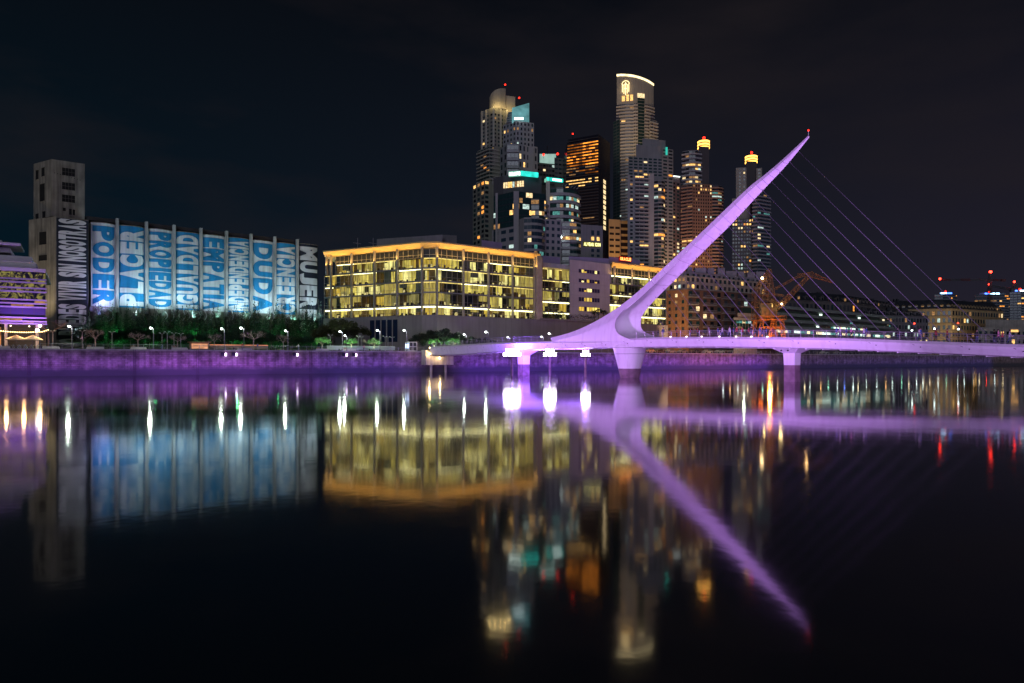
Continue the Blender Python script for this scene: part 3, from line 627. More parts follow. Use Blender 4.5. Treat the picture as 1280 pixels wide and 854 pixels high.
# ================================================================= purple glass building at the far left
SB = 11.
pb = thing('office_building', 'purple-lit low office building with horizontal louvres and a restaurant below, far left', 'building', tuple(v3(qpx(30, SB), GZ)))
PUR = surf('lilac_cladding', (.5, .46, .52), .6, .12, .3); w = Wall(qpx(-80, SB), qpx(57, SB)); D = w.B.y; zz = lambda y_: Z(y_, D)
mb = MB(); mb.prism(closeft([w.A, w.B], 30), zz(404), zz(341), surf('dark_core', (.03, .03, .04))); mb.build('wall', pb)
mb = MB(); w.box(mb, -3, w.len, zz(341), zz(337), -30, .6, PUR); w.box(mb, -3, w.len - 1.7, zz(336.7), zz(329.3), -29, .2, PUR); w.box(mb, -3, w.len - 2.5, zz(329), zz(322), -27, -.4, PUR); mb.build('roof', pb)
mb = MB(); w.box(mb, -3, w.len - 6.5, zz(317), zz(311), -20, -3, PUR); w.box(mb, -3, w.len - 4.5, zz(309), zz(306.6), -12, 0, PUR); w.box(mb, -3, w.len - 8, zz(306.3), zz(302), -18, -3, PUR); w.box(mb, -3, w.len - 7, zz(322), zz(317), -18, -4, surf('dark_core', (.03, .03, .04))); w.box(mb, -3, w.len - 8, zz(311), zz(309), -18, -4, surf('dark_core', (.03, .03, .04))); mb.build('roof_canopy', pb)
m, nt, out = newmat('painted_reflection'); L = nt.links.new  # wavy yellow reflection put into the panes as a glow
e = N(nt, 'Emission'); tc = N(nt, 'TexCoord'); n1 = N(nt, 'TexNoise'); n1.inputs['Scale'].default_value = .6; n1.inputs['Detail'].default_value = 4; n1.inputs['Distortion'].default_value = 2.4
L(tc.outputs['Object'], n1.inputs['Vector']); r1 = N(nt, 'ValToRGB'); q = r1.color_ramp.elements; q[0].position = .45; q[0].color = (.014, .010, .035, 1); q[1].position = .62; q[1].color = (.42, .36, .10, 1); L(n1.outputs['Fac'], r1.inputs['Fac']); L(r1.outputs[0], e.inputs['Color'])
e.inputs['Strength'].default_value = .6; L(e.outputs[0], out.inputs[0]); m.cycles.emission_sampling = 'NONE'; REFL_GLOW = m
ROWS = [341, 350.5, 354.5, 361.5, 366, 376, 380.6, 385, 398, 402.5, 405.5]
nbay = 9
for j in range(len(ROWS) - 1):
    for k in range(nbay):
        mb = MB(); u0 = w.len * k / nbay; u1 = w.len * (k + 1) / nbay
        w.box(mb, u0 + .05, u1 - .05, zz(ROWS[j + 1]) + .1, zz(ROWS[j]) - .1, -.1, .1, REFL_GLOW if j < 5 else (lit('window_dim') if R.random() < .12 else glass('pane_violet', (.05, .04, .10), .2))); mb.build('window', pb)
for y_ in ROWS[1:]:
    mb = MB(); w.box(mb, -3, w.len + .25, zz(y_) - .16, zz(y_) + .16, 0, .75, surf('louvre_mauve', (.26, .23, .30), .6)); mb.build('louvre', pb)
mb = MB(); w.box(mb, w.len - 8, w.len, GZ, zz(406), -12, -1.5, surf('dark_core', (.03, .03, .04)))
mb.build('ground_floor', pb)
for k in range(7): mb = MB(); w.box(mb, w.len - 1.8 - k * 5.5, w.len - 1.3 - k * 5.5, GZ, zz(405.7), -.6, -.1, PUR); mb.build('column', pb)
mb = MB(); w.box(mb, 0, w.len - 2.2, GZ + .1, zz(409), -6, -5.9, glow('restaurant_glow', (1, .42, .14), .55, .7, (.5, .5, 1.2))); mb.build('shopfront', pb)
for k in range(9):
    mb = MB(); q = w.p(w.len - 3 - k * 3.3, zz(407.2 + R.random()), -1.2); mb.ball(q, .14, glow('spot_warm', (1, .8, .55), 5), 7); mb.build('lamp', pb)
# ================================================================= silo block with lettered banners
SA = P(150, 205.); SDn = Vector((1, .83)).normalized(); SL = (SA, SA + SDn)
def spx(px, off=0.):
    return hit(px, SA, SA + SDn)
sn = Vector((SDn.y, -SDn.x)); sn = sn if sn.dot(-SA) > 0 else -sn
silo = thing('silo_building', 'row of old concrete grain silos covered in tall blue and white lettered banners', 'grain silos', (*spx(240), GZ))
CONC = surf('aged_concrete', (.30, .27, .23), .85, .3, .25, streak=.45); CONL = surf('pier_concrete', (.42, .41, .4), .8, .2, .3, streak=.3)
BWHT = surf('banner_white', (.70, .72, .72), .6, .14, .25, streak=.22); BBLU = surf('banner_blue', (.008, .24, .50), .6, .16, .3, streak=.22); BBLK = surf('banner_black', (.010, .016, .030), .6, .2, .3); BCRM = surf('letter_white', (.66, .64, .64), .6, .08, .3)
ZTOP = Z(279, spx(150).y)
_gl = {}
def glyph(ch):
    if ch in _gl: return _gl[ch]
    c = bpy.data.curves.new('t', 'FONT'); c.body = ch; c.size = 1; c.offset = .06; c.resolution_u = 4
    o = bpy.data.objects.new('t', c); COL.objects.link(o); bpy.context.view_layer.update()
    me = o.evaluated_get(bpy.context.evaluated_depsgraph_get()).to_mesh()
    vs = [v.co.copy() for v in me.vertices]; fs = [tuple(p.vertices) for p in me.polygons]
    x0, x1 = min(v.x for v in vs), max(v.x for v in vs); y0, y1 = min(v.y for v in vs), max(v.y for v in vs)
    bm = bmesh.new(); bv = [bm.verts.new(((v.x - x0) / (x1 - x0), (v.y - y0) / (y1 - y0), 0)) for v in vs]
    for f in fs:
        try: bm.faces.new([bv[i] for i in f])
        except Exception: pass
    for k in range(1, 10):
        bmesh.ops.bisect_plane(bm, geom=bm.verts[:] + bm.edges[:] + bm.faces[:], plane_co=(0, k / 10, 0), plane_no=(0, 1, 0))
    bm.verts.index_update(); r = ([tuple(v.co[:2]) for v in bm.verts], [tuple(v.index for v in f.verts) for f in bm.faces]); bm.free()
    bpy.data.objects.remove(o); _gl[ch] = r; return r
def word(mb, txt, fn, z0, z1, up, mat, m0=.05, m1=.95, gap=.10):
    """letters stacked along z; UP: read from the bottom upwards; fn(a, z) maps the 0..1 width and height to space"""
    ws = [.42 if c == 'I' else (.5 if c == ' ' else (1.25 if c == 'M' else 1.)) for c in txt]; tot = sum(ws) + gap * (len(txt) - 1); H = z1 - z0; p_ = 0
    for c, w_ in zip(txt, ws):
        a, b = p_ / tot, (p_ + w_) / tot; p_ += w_ + gap
        if c == ' ': continue
        vs, fs = glyph(c); o = []
        for x, y in vs:
            t = a + (b - a) * x
            o.append(fn(m0 + (m1 - m0) * (1 - y), z0 + H * t) if up else fn(m0 + (m1 - m0) * y, z1 - H * t))
        mb.add(o, fs, mat)
SEP = [112, 146, 182.5, 217, 250.5, 282.5, 313, 342.7, 370.8]
WORDS = ['PODER', 'PLACER', 'PROPIEDAD', 'IGUALDAD', 'EMPATIA', 'INDEPENDENCIA', 'DUDA', 'CREENCIA']
def panel(A, B, txt, i, z0, z1, ground, ink, up, sag):
    def fn(a, z, o=.05): 
        q = A + (B - A) * a + sn * (sag * 4 * a * (1 - a) + o); return Vector((q.x, q.y, z))
    g = MB(); n = 14
    body = [A - sn * 6, A - sn * .3] + [A + (B - A) * (k / n) + sn * sag * 4 * (k / n) * (1 - k / n) for k in range(n + 1)] + [B - sn * .3, B - sn * 6]
    g.prism(body, GZ, z1 + .25, CONC); s_ = g.build('silo', silo)
    g = MB(); vs = [fn(k / n, z, .04) for z in (z0, z1) for k in range(n + 1)]
    g.add(vs, [(k, k + 1, n + 2 + k, n + 1 + k) for k in range(n)], ground); bn = g.build('banner', s_, smooth=True)
    g = MB(); word(g, txt, lambda a, z: fn(a, z, .09), z0 + .5, z1 - .8, up, ink); g.build('lettering', s_)
z0 = Z(383.5, spx(130).y)
for i, t in enumerate(WORDS):
    A, B = spx(SEP[i]), spx(SEP[i + 1]); A = A + SDn * .35; B = B - SDn * .35; e = i % 2 == 0
    panel(A, B, t, i, z0, ZTOP - .8, BWHT if e else BBLU, BBLU if e else BWHT, not e, 1.25)
# slim piers between the silos with small caps, parapet behind
for px in SEP[1:]:
    q = spx(px); g = MB(); g.box((q.x + sn.x * .5, q.y + sn.y * .5, (z0 - 1.5 + ZTOP + 1.2) / 2), (.75, 1.3, ZTOP + 1.2 - z0 + 1.5), CONL, math.atan2(SDn.y, SDn.x)); g.build('pier', silo)
g = MB(); A, B = spx(108), spx(371); g.prism([A - sn * .6, B - sn * .6, B - sn * 7, A - sn * 7], ZTOP, ZTOP + 1.1, surf('dark_parapet', (.05, .05, .05))); g.build('parapet', silo)
g = MB(); A, B = spx(112), spx(397); g.prism([A + sn * .25, B + sn * .25, B - sn * 1, A - sn * 1], z0 - 1.6, z0 - .15, CONL); g.build('base_band', silo)
# black end panels
A, B = spx(373), spx(397.2)
panel(A, B, 'MUJERES', 9, Z(417, A.y), Z(305, A.y), BBLK, BCRM, False, .9)
# pale painted shapes on the lower silo walls
for px, y_, r_ in ((131, 394, 1.9), (360, 400, 1.35)):
    q = spx(px); c = v3(q + sn * 1.45, Z(y_, q.y)); g = MB(); ring_ = []
    for k in range(29): a = 2 * math.pi * k / 28; ring_.append(c + Vector((SDn.x, SDn.y, 0)) * math.cos(a) * r_ + Vector((0, 0, 1)) * math.sin(a) * r_)
    g.tube(ring_, .11, BCRM, 4)
    for k in (-1, 1): d = c + Vector((SDn.x, SDn.y, 0)) * k * r_ * .35 + Vector((0, 0, r_ * .25)); g.tube([d, d + Vector((0, 0, .3))], .14, BCRM, 5)
    mo = [c + Vector((SDn.x, SDn.y, 0)) * math.cos(a) * r_ * .5 - Vector((0, 0, 1)) * math.sin(a) * r_ * .5 for a in [math.pi * k / 8 for k in range(1, 8)]]
    g.tube(mo, .09, BCRM, 4); g.build('painted_face', silo)
g = MB()
for px in list(range(205, 262, 7)) + [286, 303, 309, 333, 338]:
    q = spx(px + R.uniform(-1, 1)); h_ = R.uniform(2.2, 3.6); zc = Z(395, q.y); b0 = v3(q + sn * 1.5, zc - h_ / 2); pts = []
    for k in range(9):
        a = math.pi * k / 8; pts.append(b0 + Vector((SDn.x, SDn.y, 0)) * (.75 * math.sin(a)) + Vector((0, 0, h_ * k / 8)))
    g.tube(pts, .16, BCRM, 4)
g.build('painted_stroke', silo)['kind'] = 'stuff'
# head house
hh = thing('silo_tower', 'tall raw concrete lift tower with broken windows at the left end of the silos', 'tower', (*P(65, 194), GZ))
c0 = P(64.5, 194.); cr1 = P(106, 199.); cl1 = P(42, 199.5); zt = Z(199, 194.)
back = cl1 + (cr1 - c0)
foot = [cl1, c0, cr1, back]; g = MB(); g.prism(foot, Z(272, 196), zt, CONC, [Z(205, cl1.y), zt, Z(205, cr1.y), Z(205, cl1.y)]); g.build('upper_block', hh)
c0b = P(69.5, 192.5); crb = P(110.5, 197.5); clb = P(36, 197.6)
g = MB(); g.prism([clb, c0b, crb, clb + (crb - c0b)], GZ, Z(270.5, 192.5), CONC); g.build('lower_block', hh)
wf, ws, wl = Wall(c0, cr1), Wall(cl1, c0), Wall(clb, c0b)
HOLE = surf('void', (.006, .006, .008), .9); 
def hole(wl_, k0, k1, ya, yb, D, bars=0):
    g = MB(); u0, u1 = wl_.len * k0, wl_.len * k1; za, zb = Z(yb, D), Z(ya, D)
    wl_.box(g, u0, u1, za, zb, -.1, .04, HOLE)
    wl_.box(g, u0 - .12, u1 + .12, za - .18, za, -.1, .16, CONC); wl_.box(g, u0 - .12, u1 + .12, zb, zb + .12, -.1, .1, CONC)
    for k in range(1, bars): wl_.box(g, u0 + (u1 - u0) * k / bars - .04, u0 + (u1 - u0) * k / bars + .04, za, zb, -.1, .07, surf('rust_bar', (.12, .1, .09)))
    if bars: wl_.box(g, u0, u1, (za + zb) / 2 - .04, (za + zb) / 2 + .04, -.1, .08, surf('rust_bar', (.12, .1, .09)))
    g.build('window', hh)
for ya, yb in ((210, 219.5), (228, 237), (243.5, 252.5)): hole(wf, .31, .70, ya, yb, 196, 4)
hole(wf, .33, .42, 260, 264, 196); hole(wf, .52, .60, 260.5, 268, 196); hole(wf, .63, .70, 261, 268, 196)
for k0, k1, ya, yb in ((.12, .28, 210, 222), (.45, .62, 209, 220), (.36, .62, 229, 251), (.12, .28, 265, 275), (.5, .66, 264, 273)): hole(ws, k0, k1, ya, yb, 196, 0)
for k0, k1, ya, yb in ((.40, .66, 290, 306), (.38, .68, 319, 326)): hole(wl, k0, k1, ya, yb, 195, 0)
g = MB()
for k in range(10): wf.box(g, wf.len * (.08 + k * .085), wf.len * (.08 + k * .085) + .16, Z(218.6 + k * .5, 196), Z(217.6 + k * .5, 196), -.1, .05, HOLE)
g.build('beam_sockets', hh)
wb = Wall(c0b, crb)
g = MB(); wb.box(g, .2, wb.len - .1, Z(425, 195), Z(272, 192.5), -.1, .15, BBLK); bn = g.build('banner', hh)
g = MB(); word(g, 'NO PUEDES VIVIR SIN NOSOTRAS', lambda a, z: wb.p(.2 + (wb.len - .3) * a, z, .19), Z(436, 195), Z(274.5, 195), True, BCRM, .06, .94, .10); g.build('lettering', hh)
# ================================================================= yellow glass offices
BEIG = surf('beige_panel', (.52, .48, .47), .7, .1, .25, streak=.12); SLABM = surf('slab_edge', (.20, .19, .20), .5, .15); FIN = surf('fin_metal', (.42, .38, .33), .5, .1, 1, .3)
CLEAR = glass('clear_glazing', (.04, .05, .05), .08, .86); CORE = surf('dark_core', (.03, .03, .04))
STRIP = glow('ceiling_strip', (1, .84, .42), 7.5, .35, (.25, .25, 1)); STRIPD = glow('ceiling_strip_dim', (1, .68, .2), 2.2, .5, (.25, .25, 1))
def roommat(n, c, s, sc3=(1.1, 1.1, .22)): return glow(n, c, s, .6, sc3)
ROOMS = [roommat('room_bright', (1, .80, .28), 1.45), roommat('room_yellow', (1, .73, .15), 1.05), roommat('room_amber', (1, .62, .09), .8), roommat('room_olive', (.9, .66, .14), .75), roommat('room_grey', (.70, .54, .18), .5)]  # back walls glow by themselves, lamplight put into their colour
FURN = [surf('furniture_dark', (.03, .025, .02)), glow('furniture_glow', (1, .74, .3), 1.0, .6, (2, 2, 2)), surf('furniture_wood', (.25, .16, .07))]  # the bright kind glows itself, lamplight put into its colour
LV = [17.4, 20.6, 24.7, 28.3, 32.4, 38.9]
def glazed(root, w, edges, lv, weights, strips, fins=True, depth=4.5, top_clere=True, mull=1.8):
    """glass front with real rooms behind it: floors, self-glowing back walls, ceiling lights, furniture"""
    u_last = edges[-1]
    for j in range(len(lv) - 1):
        z0, z1 = lv[j], lv[j + 1]; g = MB()
        w.box(g, edges[0], u_last, z0 - .22, z0 + .22, -depth, .25, SLABM); g.build('floor_slab', root)
        for u0, u1 in zip(edges, edges[1:]):
            clere = top_clere and j == len(lv) - 2
            g = MB(); g.mi(CLEAR)
            zr = z0 + .22; zc = z1 - .22
            if clere: zc = z0 + (z1 - z0) * .5
            w.box(g, u0, u1, zr, zc, -.04, 0, CLEAR)
            nm = max(1, round((u1 - u0) / mull))
            for k in range(nm + 1):
                uu = u0 + (u1 - u0) * k / nm; w.box(g, uu - .035, uu + .035, zr, z1 - .22, 0, .1, FIN)
            w.box(g, u0, u1, zr + (zc - zr) * .3 - .03, zr + (zc - zr) * .3 + .03, 0, .07, FIN)
            if clere:
                w.box(g, u0, u1, zc, zc + .1, 0, .1, FIN); w.box(g, u0, u1, zc + .1, z1 - .5, -.1, 0, glass('pane_clere', (.025, .03, .04), .15)); w.box(g, u0, u1, zc + (z1 - zc) * .28, zc + (z1 - zc) * .28 + .08, 0, .08, FIN)
            g.build('window', root)
            # the room
            g = MB(); n = max(1, round((u1 - u0) / 2.8))
            m = R.choices(ROOMS, weights[j])[0]
            for k in range(n):
                a, b = u0 + (u1 - u0) * k / n, u0 + (u1 - u0) * (k + 1) / n
                if R.random() < .45: m = R.choices(ROOMS, weights[j])[0]
                d = R.choice([-depth + .1, -depth + .1, -2.2])
                w.box(g, a + .02, b - .02, zr, zc, d - .1, d, m)
                if R.random() < .3: w.box(g, a - .06, a + .06, zr, zc, -depth, -.6, FURN[2])
                if R.random() < .22:   # drawn blind just behind the glass, mostly with its backlight put in as glow
                    w.box(g, a + .1, b - .1, zr + (zc - zr) * R.choice([0, .35, .5]), zc, -.42, -.36, R.choice([surf('blind', (.35, .3, .2))] + 3 * [roommat('blind_glow', (.95, .66, .16), .62, (3, 3, .3))]))
                for _ in range(3):
                    x = R.uniform(a, b - .5); hgt = R.uniform(.4, 1.15); w.box(g, x, x + R.uniform(.25, .9), zr, zr + hgt, -1.8, -1.2 - R.random() * .3, R.choice(FURN))
            g.build('room', root)
            st = strips[j]
            if st:
                g = MB()
                if st == 2 or R.random() < .75: w.box(g, u0 + .1, u1 - .1, zc - .42 if st == 2 else zc - .22, zc - .04, -.75, -.35, STRIP if st == 2 or R.random() < .3 else STRIPD)
                if g.v: g.build('ceiling_light', root)
yb = thing('office_building', 'large yellow-lit glass office building with a rounded corner and overhanging roof', 'building', (*P(545, 215), GZ))
C1 = P(545, 215.); C2 = P(678, 240.); RL = (C1, C2); C0 = P(529, 215.6); L0 = P(405.5, 234.5); Lb = P(409, 234)
def rpx(px): return hit(px, *RL)
wl_, wc_, wr_ = Wall(L0, C0), Wall(C0, C1), Wall(C1, rpx(676.5))
inn = [L0 + Vector((2, 6)), C0 + Vector((-.3, 5)), C1 + Vector((.3, 5)), rpx(676.5) + Vector((-1, 5)), rpx(676.5) + Vector((-4, 34)), L0 + Vector((14, 34))]
g = MB(); g.prism(inn, 17.2, 38.6, CORE); g.build('core', yb)
def lpx(px): return (hit(px, L0, C0) - L0).length
def rr(px): return (rpx(px) - C1).length
W5 = [(5, 3, 2, 1, 1), (2, 3, 2, 4, 4), (1, 3, 3, 4, 2), (3, 4, 3, 2, 1), (5, 5, 2, 1, 0)]
WR5 = [(5, 3, 2, 1, 2), (1, 2, 2, 4, 6), (1, 3, 3, 4, 2), (6, 4, 1, 1, 0), (3, 5, 3, 2, 0)]
ST = [2, 0, 1, 1, 1]
glazed(yb, wl_, [0] + [lpx(x) for x in (415, 441, 469.5, 498)] + [wl_.len], LV[:5], W5[:4], ST[:4], top_clere=False)
glazed(yb, wl_, [lpx(x) for x in (420, 441, 469.5, 498)] + [wl_.len], LV[4:], W5[4:], ST[4:])
glazed(yb, wc_, [0, wc_.len], LV, W5, ST)
glazed(yb, wr_, [0] + [rr(x) for x in (578, 609.5, 639.5, 667)], LV, WR5, ST)
for w_, us in ((wl_, [lpx(x) for x in (410, 415.3, 441, 469.5, 498)] + [wl_.len]), (wr_, [0] + [rr(x) for x in (578, 609.5, 639.5, 667)])):
    for u in us: g = MB(); w_.box(g, u - .22, u + .22, (32.4 if w_ is wl_ and u < lpx(412) else 17.4), 38.9, .15, 1.0, FIN); g.build('column', yb)
rf = [hit(403.5, L0 + wl_.n * 2.2, C0 + wl_.n * 2.2), C0 + wl_.n * 2.0, C1 + wr_.n * 2.0, rpx(671) + wr_.n * 2.0]
def canopy(root, front, back_y, z0, z1, z2, m):
    """roof slab whose underside slopes up to a thin edge"""
    g = MB(); n = len(front); inner = [q - (q - Vector((q.x, q.y - 1))).normalized() * 0 for q in front]
    inn_ = [Vector((q.x, q.y)) + Vector((0, 2.4)) for q in front]
    vs = [v3(q, z1) for q in front] + [v3(q, z2) for q in front] + [v3(q, z0) for q in inn_] + [v3(q, z2) for q in [Vector((q.x, back_y)) for q in front]] + [v3(q, z0) for q in [Vector((q.x, back_y)) for q in front]]
    fs = []
    for i in range(n - 1): fs += [(i, i + 1, n + i + 1, n + i), (2 * n + i, 2 * n + i + 1, i + 1, i), (n + i, n + i + 1, 3 * n + i + 1, 3 * n + i), (4 * n + i, 4 * n + i + 1, 2 * n + i + 1, 2 * n + i)]
    fs += [(0, n, 3 * n, 4 * n, 2 * n), (n - 1, 3 * n - 1, 5 * n - 1, 4 * n - 1, 2 * n - 1)]
    g.add(vs, fs, m); return g.build('roof', root)
OCH = surf('roof_soffit', (.62, .42, .18), .7, .08)
canopy(yb, rf, 262, 38.7, 40.0, 40.4, OCH)
g = MB()   # rounded end frame at the right
a, b_ = rpx(668.5), rpx(677.5); g.prism([a + wr_.n * 1.4, a.lerp(b_, .7) + wr_.n * 1.4, b_ + wr_.n * .4, b_ - wr_.n * 3, a - wr_.n * 3], 17.4, 39.2, surf('end_frame', (.55, .45, .32), .6)); a2 = a.lerp(b_, .55)
g.prism([a + wr_.n * 1.4, a2 + wr_.n * 1.4, a2 - wr_.n * 3, a - wr_.n * 3], 39.2, 40.35, surf('end_frame', (.55, .45, .32), .6)); g.build('end_frame', yb)
GREY = surf('penthouse_grey', (.24, .23, .25), .7, .12, .3, streak=.15); PURP = surf('penthouse_lilac', (.32, .27, .4), .7, .12, .3)
for x0, x1, y0, y1, Dp_, lab in ((471, 553, 299, 293.5, 245, 'grey'), (552.5, 571, 293.5, 294.5, 243, 'grey')):
    g = MB(); q = [P(x0, Dp_ + 8), P(x1, Dp_)]; g.prism(closeft(q, 14), 40.3, 0, GREY, [Z(y0, q[0].y), Z(y1, q[1].y)] * 1 + [Z(y1, q[1].y), Z(y0, q[0].y)]); g.build('rooftop_plant', yb)
g = MB(); q = [P(602, 240), P(627.5, 246)]; g.prism(closeft(q, 12), 40.3, Z(300, 240), PURP); g.build('rooftop_plant', yb)
for px in (447, 466.5):
    q = P(px, 242); g = MB(); z_ = Z(308, 242); g.tube([v3(q, 40), v3(q, z_ + 3)], .09, RG, 5); g.tube([v3(q + Vector((-1.6, 0)), z_ + 1.3), v3(q + Vector((1.2, .3)), z_ + .9)], .08, RG, 5); g.ball(v3(q, z_ + 1), .35, GREY, 7); g.build('antenna', yb)
# link building in the recess
lk = thing('link_building', 'narrow yellow-lit glass building set back between the big glass offices and the beige block', 'building', (*P(695, 252), GZ))
wk = Wall(P(676, 247), P(712.5, 255)); g = MB(); g.prism(closeft([wk.A + Vector((.3, 5)), wk.B + Vector((0, 5))], 20), 17, 37.6, CORE); g.build('core', lk)
glazed(lk, wk, [wk.len * k / 4 for k in range(5)], [17.6, 20.9, 24.9, 28.7, 32.6, 36.9], [(5, 3, 2, 1, 1), (3, 3, 2, 2, 2), (0, 1, 1, 4, 4), (2, 5, 3, 1, 0), (4, 4, 3, 1, 0)], [2, 2, 0, 1, 1], top_clere=False)
g = MB(); wk.box(g, -.5, wk.len + .5, 37.0, 38.6, -12, .8, BEIG); g.build('roof', lk); g = MB(); g.prism(closeft([P(678, 256), P(700, 261)], 9), 38.6, Z(319.5, 256), PURP); g.build('rooftop_plant', lk)
# beige stone block with five window strips
bb = thing('stone_office_block', 'beige windowless-edged block with five strip windows between two glass offices', 'building', (*rpx(735), GZ))
wb2 = Wall(rpx(711), rpx(761)); g = MB(); g.prism(closeft([rpx(711) + wb2.n * .6, rpx(761) + wb2.n * .6], 26), 14, 39.6, BEIG); g.build('wall', bb)
zs = lambda y_, px: Z(y_, rpx(px).y)
for i, (ya, yb_) in enumerate(((336.5, 341), (348.5, 353), (360, 364.8), (371.5, 376.8), (383.3, 389))):
    g = MB(); u0, u1 = (rpx(722) - wb2.A).length, (rpx(748) - wb2.A).length; z0_, z1_ = zs(yb_, 722), zs(ya, 722)
    wb2.box(g, u0, u1, z0_, z1_, .45, .63, glass('pane_violet', (.05, .04, .10), .2)); n = 8
    for k in range(n):
        a, b = u0 + (u1 - u0) * k / n, u0 + (u1 - u0) * (k + 1) / n
        if R.random() < (.3, .55, .25, .6, .85)[i]: wb2.box(g, a + .08, b - .08, z0_ + .1, z1_ - (.1 if R.random() < .6 else .7), .45, .66, R.choice(ROOMS[:3]))
        wb2.box(g, b - .06, b + .06, z0_, z1_, .45, .72, FIN)
    wb2.box(g, u0 - .2, u1 + .2, z0_ - .25, z0_, .45, .85, BEIG); g.build('window', bb)
g = MB()
for k in range(1, 6): wb2.box(g, 0, wb2.len, 14 + k * 4.3, 14.04 + k * 4.3, .5, .612, SLABM)
g.build('panel_joint', bb)
g = MB(); g.prism(closeft([P(711, 262), P(761, 268)], 12), 39.5, Z(320.5, 262), PURP); g.build('rooftop_plant', bb)
# right glass office behind the mast
ob = thing('office_building', 'yellow-lit glass office with a red rooftop sign, partly hidden by the bridge mast', 'building', (*rpx(800), GZ))
A_, B__ = rpx(761), rpx(832.5); wo = Wall(A_, B__); g = MB(); g.prism(closeft([A_ + Vector((0, 5)), B__ + Vector((-1, 5))], 26), 17, 38.6, CORE); g.build('core', ob)
def oo(px): return (rpx(px) - A_).length
glazed(ob, wo, [0] + [oo(x) for x in (767, 789, 810, 821)] + [wo.len], LV, [(6, 3, 1, 0, 0), (6, 3, 1, 1, 0), (0, 2, 2, 4, 4), (0, 1, 1, 4, 6), (5, 4, 2, 1, 0)], [2, 2, 1, 0, 2])
for u in [.3] + [oo(x) for x in (767, 789, 810, 821)] + [wo.len - .3]: g = MB(); wo.box(g, u - .2, u + .2, 32.4, 38.9, .15, .9, FIN); g.build('column', ob)
canopy(ob, [A_ + wo.n * 2, B__ + wo.n * 2], 300, 38.7, 40.0, 40.4, OCH)
g = MB(); q = [P(761, 270), P(800, 279)]; g.prism(closeft(q, 12), 40.3, Z(321, 270), PURP); rp = g.build('rooftop_plant', ob)
def sign(mb, txt, wall_, u0, u1, z0, z1, d, mat, gap=.12):
    ws = [.35 if c == 'I' else (.5 if c == ' ' else 1.) for c in txt]; tot = sum(ws) + gap * (len(txt) - 1); p_ = 0
    for c, w_ in zip(txt, ws):
        a, b = p_ / tot, (p_ + w_) / tot; p_ += w_ + gap
        if c == ' ': continue
        vs, fs = glyph(c); mb.add([wall_.p(u0 + (u1 - u0) * (a + (b - a) * x), z0 + (z1 - z0) * y, d) for x, y in vs], fs, mat)
wsn = Wall(*[P(773.3, 270.2), P(787.2, 273.4)])
sgo = thing('rooftop_sign', 'small glowing red sign with orange letters on the lilac rooftop plant room', 'sign', (*P(780, 270), GZ + 34))
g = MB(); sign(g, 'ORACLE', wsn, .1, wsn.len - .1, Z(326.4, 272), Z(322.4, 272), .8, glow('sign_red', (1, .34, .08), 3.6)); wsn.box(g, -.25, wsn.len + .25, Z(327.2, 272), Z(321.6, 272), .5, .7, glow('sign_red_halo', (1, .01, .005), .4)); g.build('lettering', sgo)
g = MB(); wsn.box(g, -.1, wsn.len + .1, Z(327.2, 272), Z(326.9, 272), .5, .78, BLK); g.build('sign_rail', sgo)
# podium wall running below the glass offices
pw = thing('podium_building', 'long blank beige-grey podium wall under the glass offices', 'building', (*P(560, 213), GZ))
q = [L0 + wl_.n * .6, C0 + wl_.n * .8, C1 + wr_.n * .8, rpx(833) + wr_.n * .8]
g = MB(); g.prism(q + [q[-1] + Vector((0, 40)), q[0] + Vector((8, 40))], GZ, 17.35, surf('podium_render', (.27, .24, .24), .8, .12, .12, streak=.15)); g.build('wall', pw)
wq = Wall(q[0], q[1]); u = lambda px: (hit(px, q[0], q[1]) - q[0]).length
for k in range(5):
    g = MB(); a = 462.5 + k * 7.2; wq.box(g, u(a), u(a + 5.6), Z(428, 224), Z(400.5, 224), -.1, .08, glass('pane_navy', (.015, .025, .06), .2)); wq.box(g, u(a) - .1, u(a) , Z(428, 224), Z(400.5, 224), -.1, .15, FIN); g.build('window', pw)
q2 = [rpx(672) + wr_.n * 1.6, rpx(764) + wr_.n * 1.6]
g = MB(); g.prism(q2 + [q2[1] - wr_.n * 3, q2[0] - wr_.n * 3], 17.3, 17.9, surf('podium_render', (.27, .24, .24))); g.build('terrace_kerb', pw)
for x0, x1 in ((664, 762), ):
    pass
# ================================================================= towers
def body(root, front, depth, ytop, mat, Dref=None, ybot=None, ztop=None, name='wall'):
    """front: list of (px, D); ytop read at the first corner unless Dref is given"""
    pts = [P(*q) for q in front] if not isinstance(front[0], Vector) else list(front)
    D = Dref or pts[0].y; zt = ztop if ztop is not None else Z(ytop, D); zb = GZ if ybot is None else Z(ybot, D)
    g = MB(); g.prism(closeft(pts, depth), zb, zt, mat); g.build(name, root)
    return [Wall(a, b) for a, b in zip(pts, pts[1:])], zb, zt
def tower(lab, px, D, name='apartment_tower', cat='tower', group=None): return thing(name, lab, cat, (*P(px, D), GZ), group)
def beacon(root, px, py, D, r_=.55, h_=2.5, kind='beacon_red'):
    q = P(px, D); z_ = Z(py, D); g = MB(); g.tube([v3(q, z_ - h_), v3(q, z_)], .12, BLK, 5); g.ball(v3(q, z_), r_, glow(kind, (1, .02, .01), 5) if kind == 'beacon_red' else glow('beacon_strong', (1, .03, .015), 14), 8); g.build('beacon', root)
def clad(n, c, **k): return surf(n, c, .8, .12, .08, streak=.12, **k)
